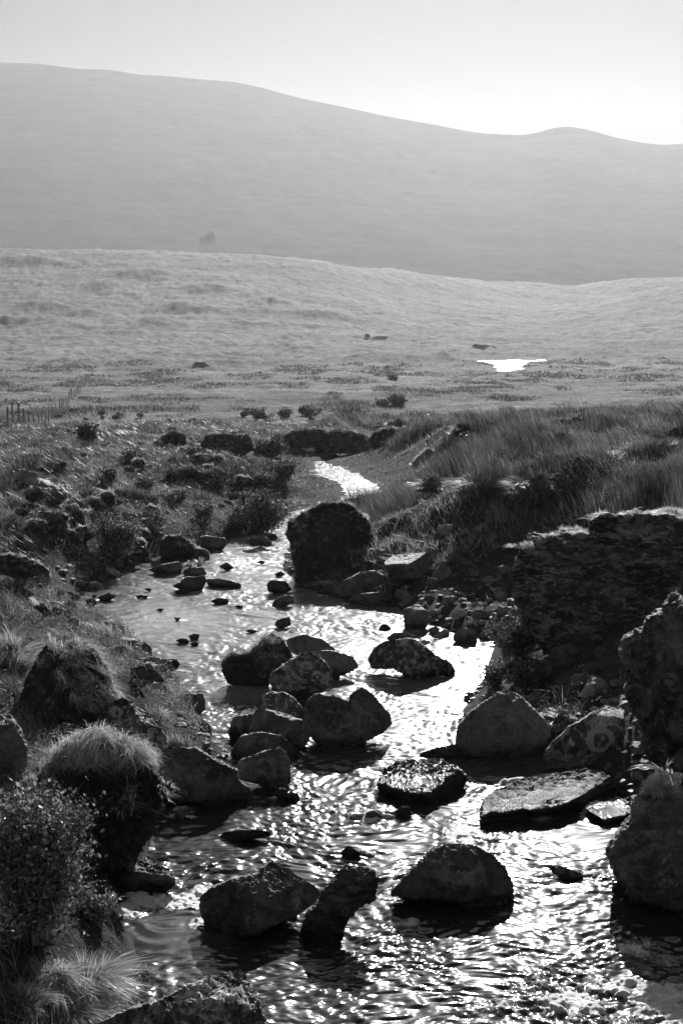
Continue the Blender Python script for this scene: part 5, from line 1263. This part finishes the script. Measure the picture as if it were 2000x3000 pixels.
def far_tree():
    d = ray(478 / .784, 562 / .784); t = 1150 / d[1]
    p = CAM + d * t; p[2] -= 3
    root = empty('tree', p); tag(root, 'lone broad tree faint in the haze at the foot of the mountain', 'tree')
    rng = np.random.RandomState(4); H = 13.0
    paths = [([np.array([0, 0, 0]), np.array([.2, 0, 3]), np.array([0, 0, 6.0])], .5, .3)]
    cents = []
    for i in range(12):
        a = rng.uniform(0, 6.28); r = rng.uniform(1, 5); tip = np.array([math.cos(a) * r, math.sin(a) * r, rng.uniform(5, H - 1) - .2 * r])
        paths.append(([np.array([0, 0, 3.5]), tip * .5 + np.array([0, 0, 2]), tip], .22, .06)); cents.append(tip)
    V, Q = tubes(paths, 0, 0); me = mesh_np('trunk', V, Q); attr(me, 'tone', np.full(len(V), .4)); link('trunk', me, MAT['twig'], root)
    LP = np.concatenate([c + rng.normal(0, 1.3, (500, 3)) for c in cents]); n = len(LP)
    d1 = rng.normal(0, .35, (n, 3)); d2 = rng.normal(0, .35, (n, 3))
    V = np.stack([LP, LP + d1, LP + d2], 1).reshape(-1, 3)
    me = mesh_np('crown', V, None, np.arange(3 * n).reshape(-1, 3)); attr(me, 'tone', np.repeat(rng.uniform(0, .5, n), 3)); link('crown', me, MAT['leaf'], root)

def fence():
    xs = [-12, 12, 28, 45, 60, 75, 89, 103, 113, 124, 134, 142, 148, 158, 167, 174, 180, 187, 194, 200, 205, 211, 216, 221, 226, 231, 236, 241, 246, 251, 256, 261, 266]
    A = hit_ground(0, 1268); 
    B = hit_ground(266, 1100)
    root = empty('fence', (A[0], A[1], A[2])); tag(root, 'post and wire stock fence running away across the moor at far left', 'fence')
    loc = A.copy(); tops = []
    rng = np.random.RandomState(2)
    for i, x in enumerate(xs):
        # where the straight fence line crosses this column of the photo
        r = ray(x, 1500)[:2] if False else None
        ux = (x - 1000) / 4209.0
        # A + k(B-A): X = ux*Y
        k = (ux * A[1] - A[0]) / ((B[0] - A[0]) - ux * (B[1] - A[1]))
        X, Y = A[0] + k * (B[0] - A[0]), A[1] + k * (B[1] - A[1])
        Z = float(ground(np.array([X]), np.array([Y]))[0])
        h = rng.uniform(1.05, 1.25); r = 0.055
        tl = rng.normal(0, 0.03, 2)
        ang = rng.uniform(0, 1.5)
        V, Q = [], []
        for z, s in ((-0.2, 1), (h * .5, 1), (h - .03, 0.95), (h, 0.6)):
            for k2 in range(6):
                a = ang + k2 * 1.0472
                V.append([X + math.cos(a) * r * s + tl[0] * z, Y + math.sin(a) * r * s + tl[1] * z, Z + z])
        V = np.array(V) - loc
        for j in range(3):
            for k2 in range(6): Q.append([j * 6 + k2, j * 6 + (k2 + 1) % 6, (j + 1) * 6 + (k2 + 1) % 6, (j + 1) * 6 + k2])
        me = mesh_np('post', V, np.array(Q), np.array([[18, 19, 20], [18, 20, 21], [18, 21, 22], [18, 22, 23]]))
        attr(me, 'tone', np.full(len(V), rng.uniform(.3, 1)))
        link('post', me, MAT['wood'], root)
        tops.append(np.array([X, Y, Z]) - loc)
    for hgt in (0.15, 0.3, 0.45, 0.62, 0.8, 1.0):
        V, Q = tubes([([p + [0, 0, hgt + 0.01 * math.sin(7 * i)] for i, p in enumerate(tops)], .010, .010)], 0, 0, 3)
        me = mesh_np('wire', V, Q); attr(me, 'tone', np.full(len(V), .6)); link('wire', me, MAT['wire'], root)


build_hill()
build_ground()
build_objects()
build_water()
build_fields()
build_rubble()

# ------------------------------------------------------------------ haze in the valley air
bm = bmesh.new(); bmesh.ops.create_cube(bm, size=1)
me = bpy.data.meshes.new('haze'); bm.to_mesh(me); bm.free()
hz = link('haze', me, None); hz.scale = (5600, 3400, 460); hz.location = (0, 1350, 460 / 2 - 50)
m, n, l, out = new_mat('valley_haze')
pv = n.new('ShaderNodeVolumePrincipled')
pv.inputs['Density'].default_value = 0.00012
pv.inputs['Color'].default_value = (0.95, 0.95, 0.95, 1)
pv.inputs['Anisotropy'].default_value = 0.53
l.new(pv.outputs[0], out.inputs['Volume'])
me.materials.append(m)
kind(hz, 'stuff', 'thin sunlit haze filling the valley')
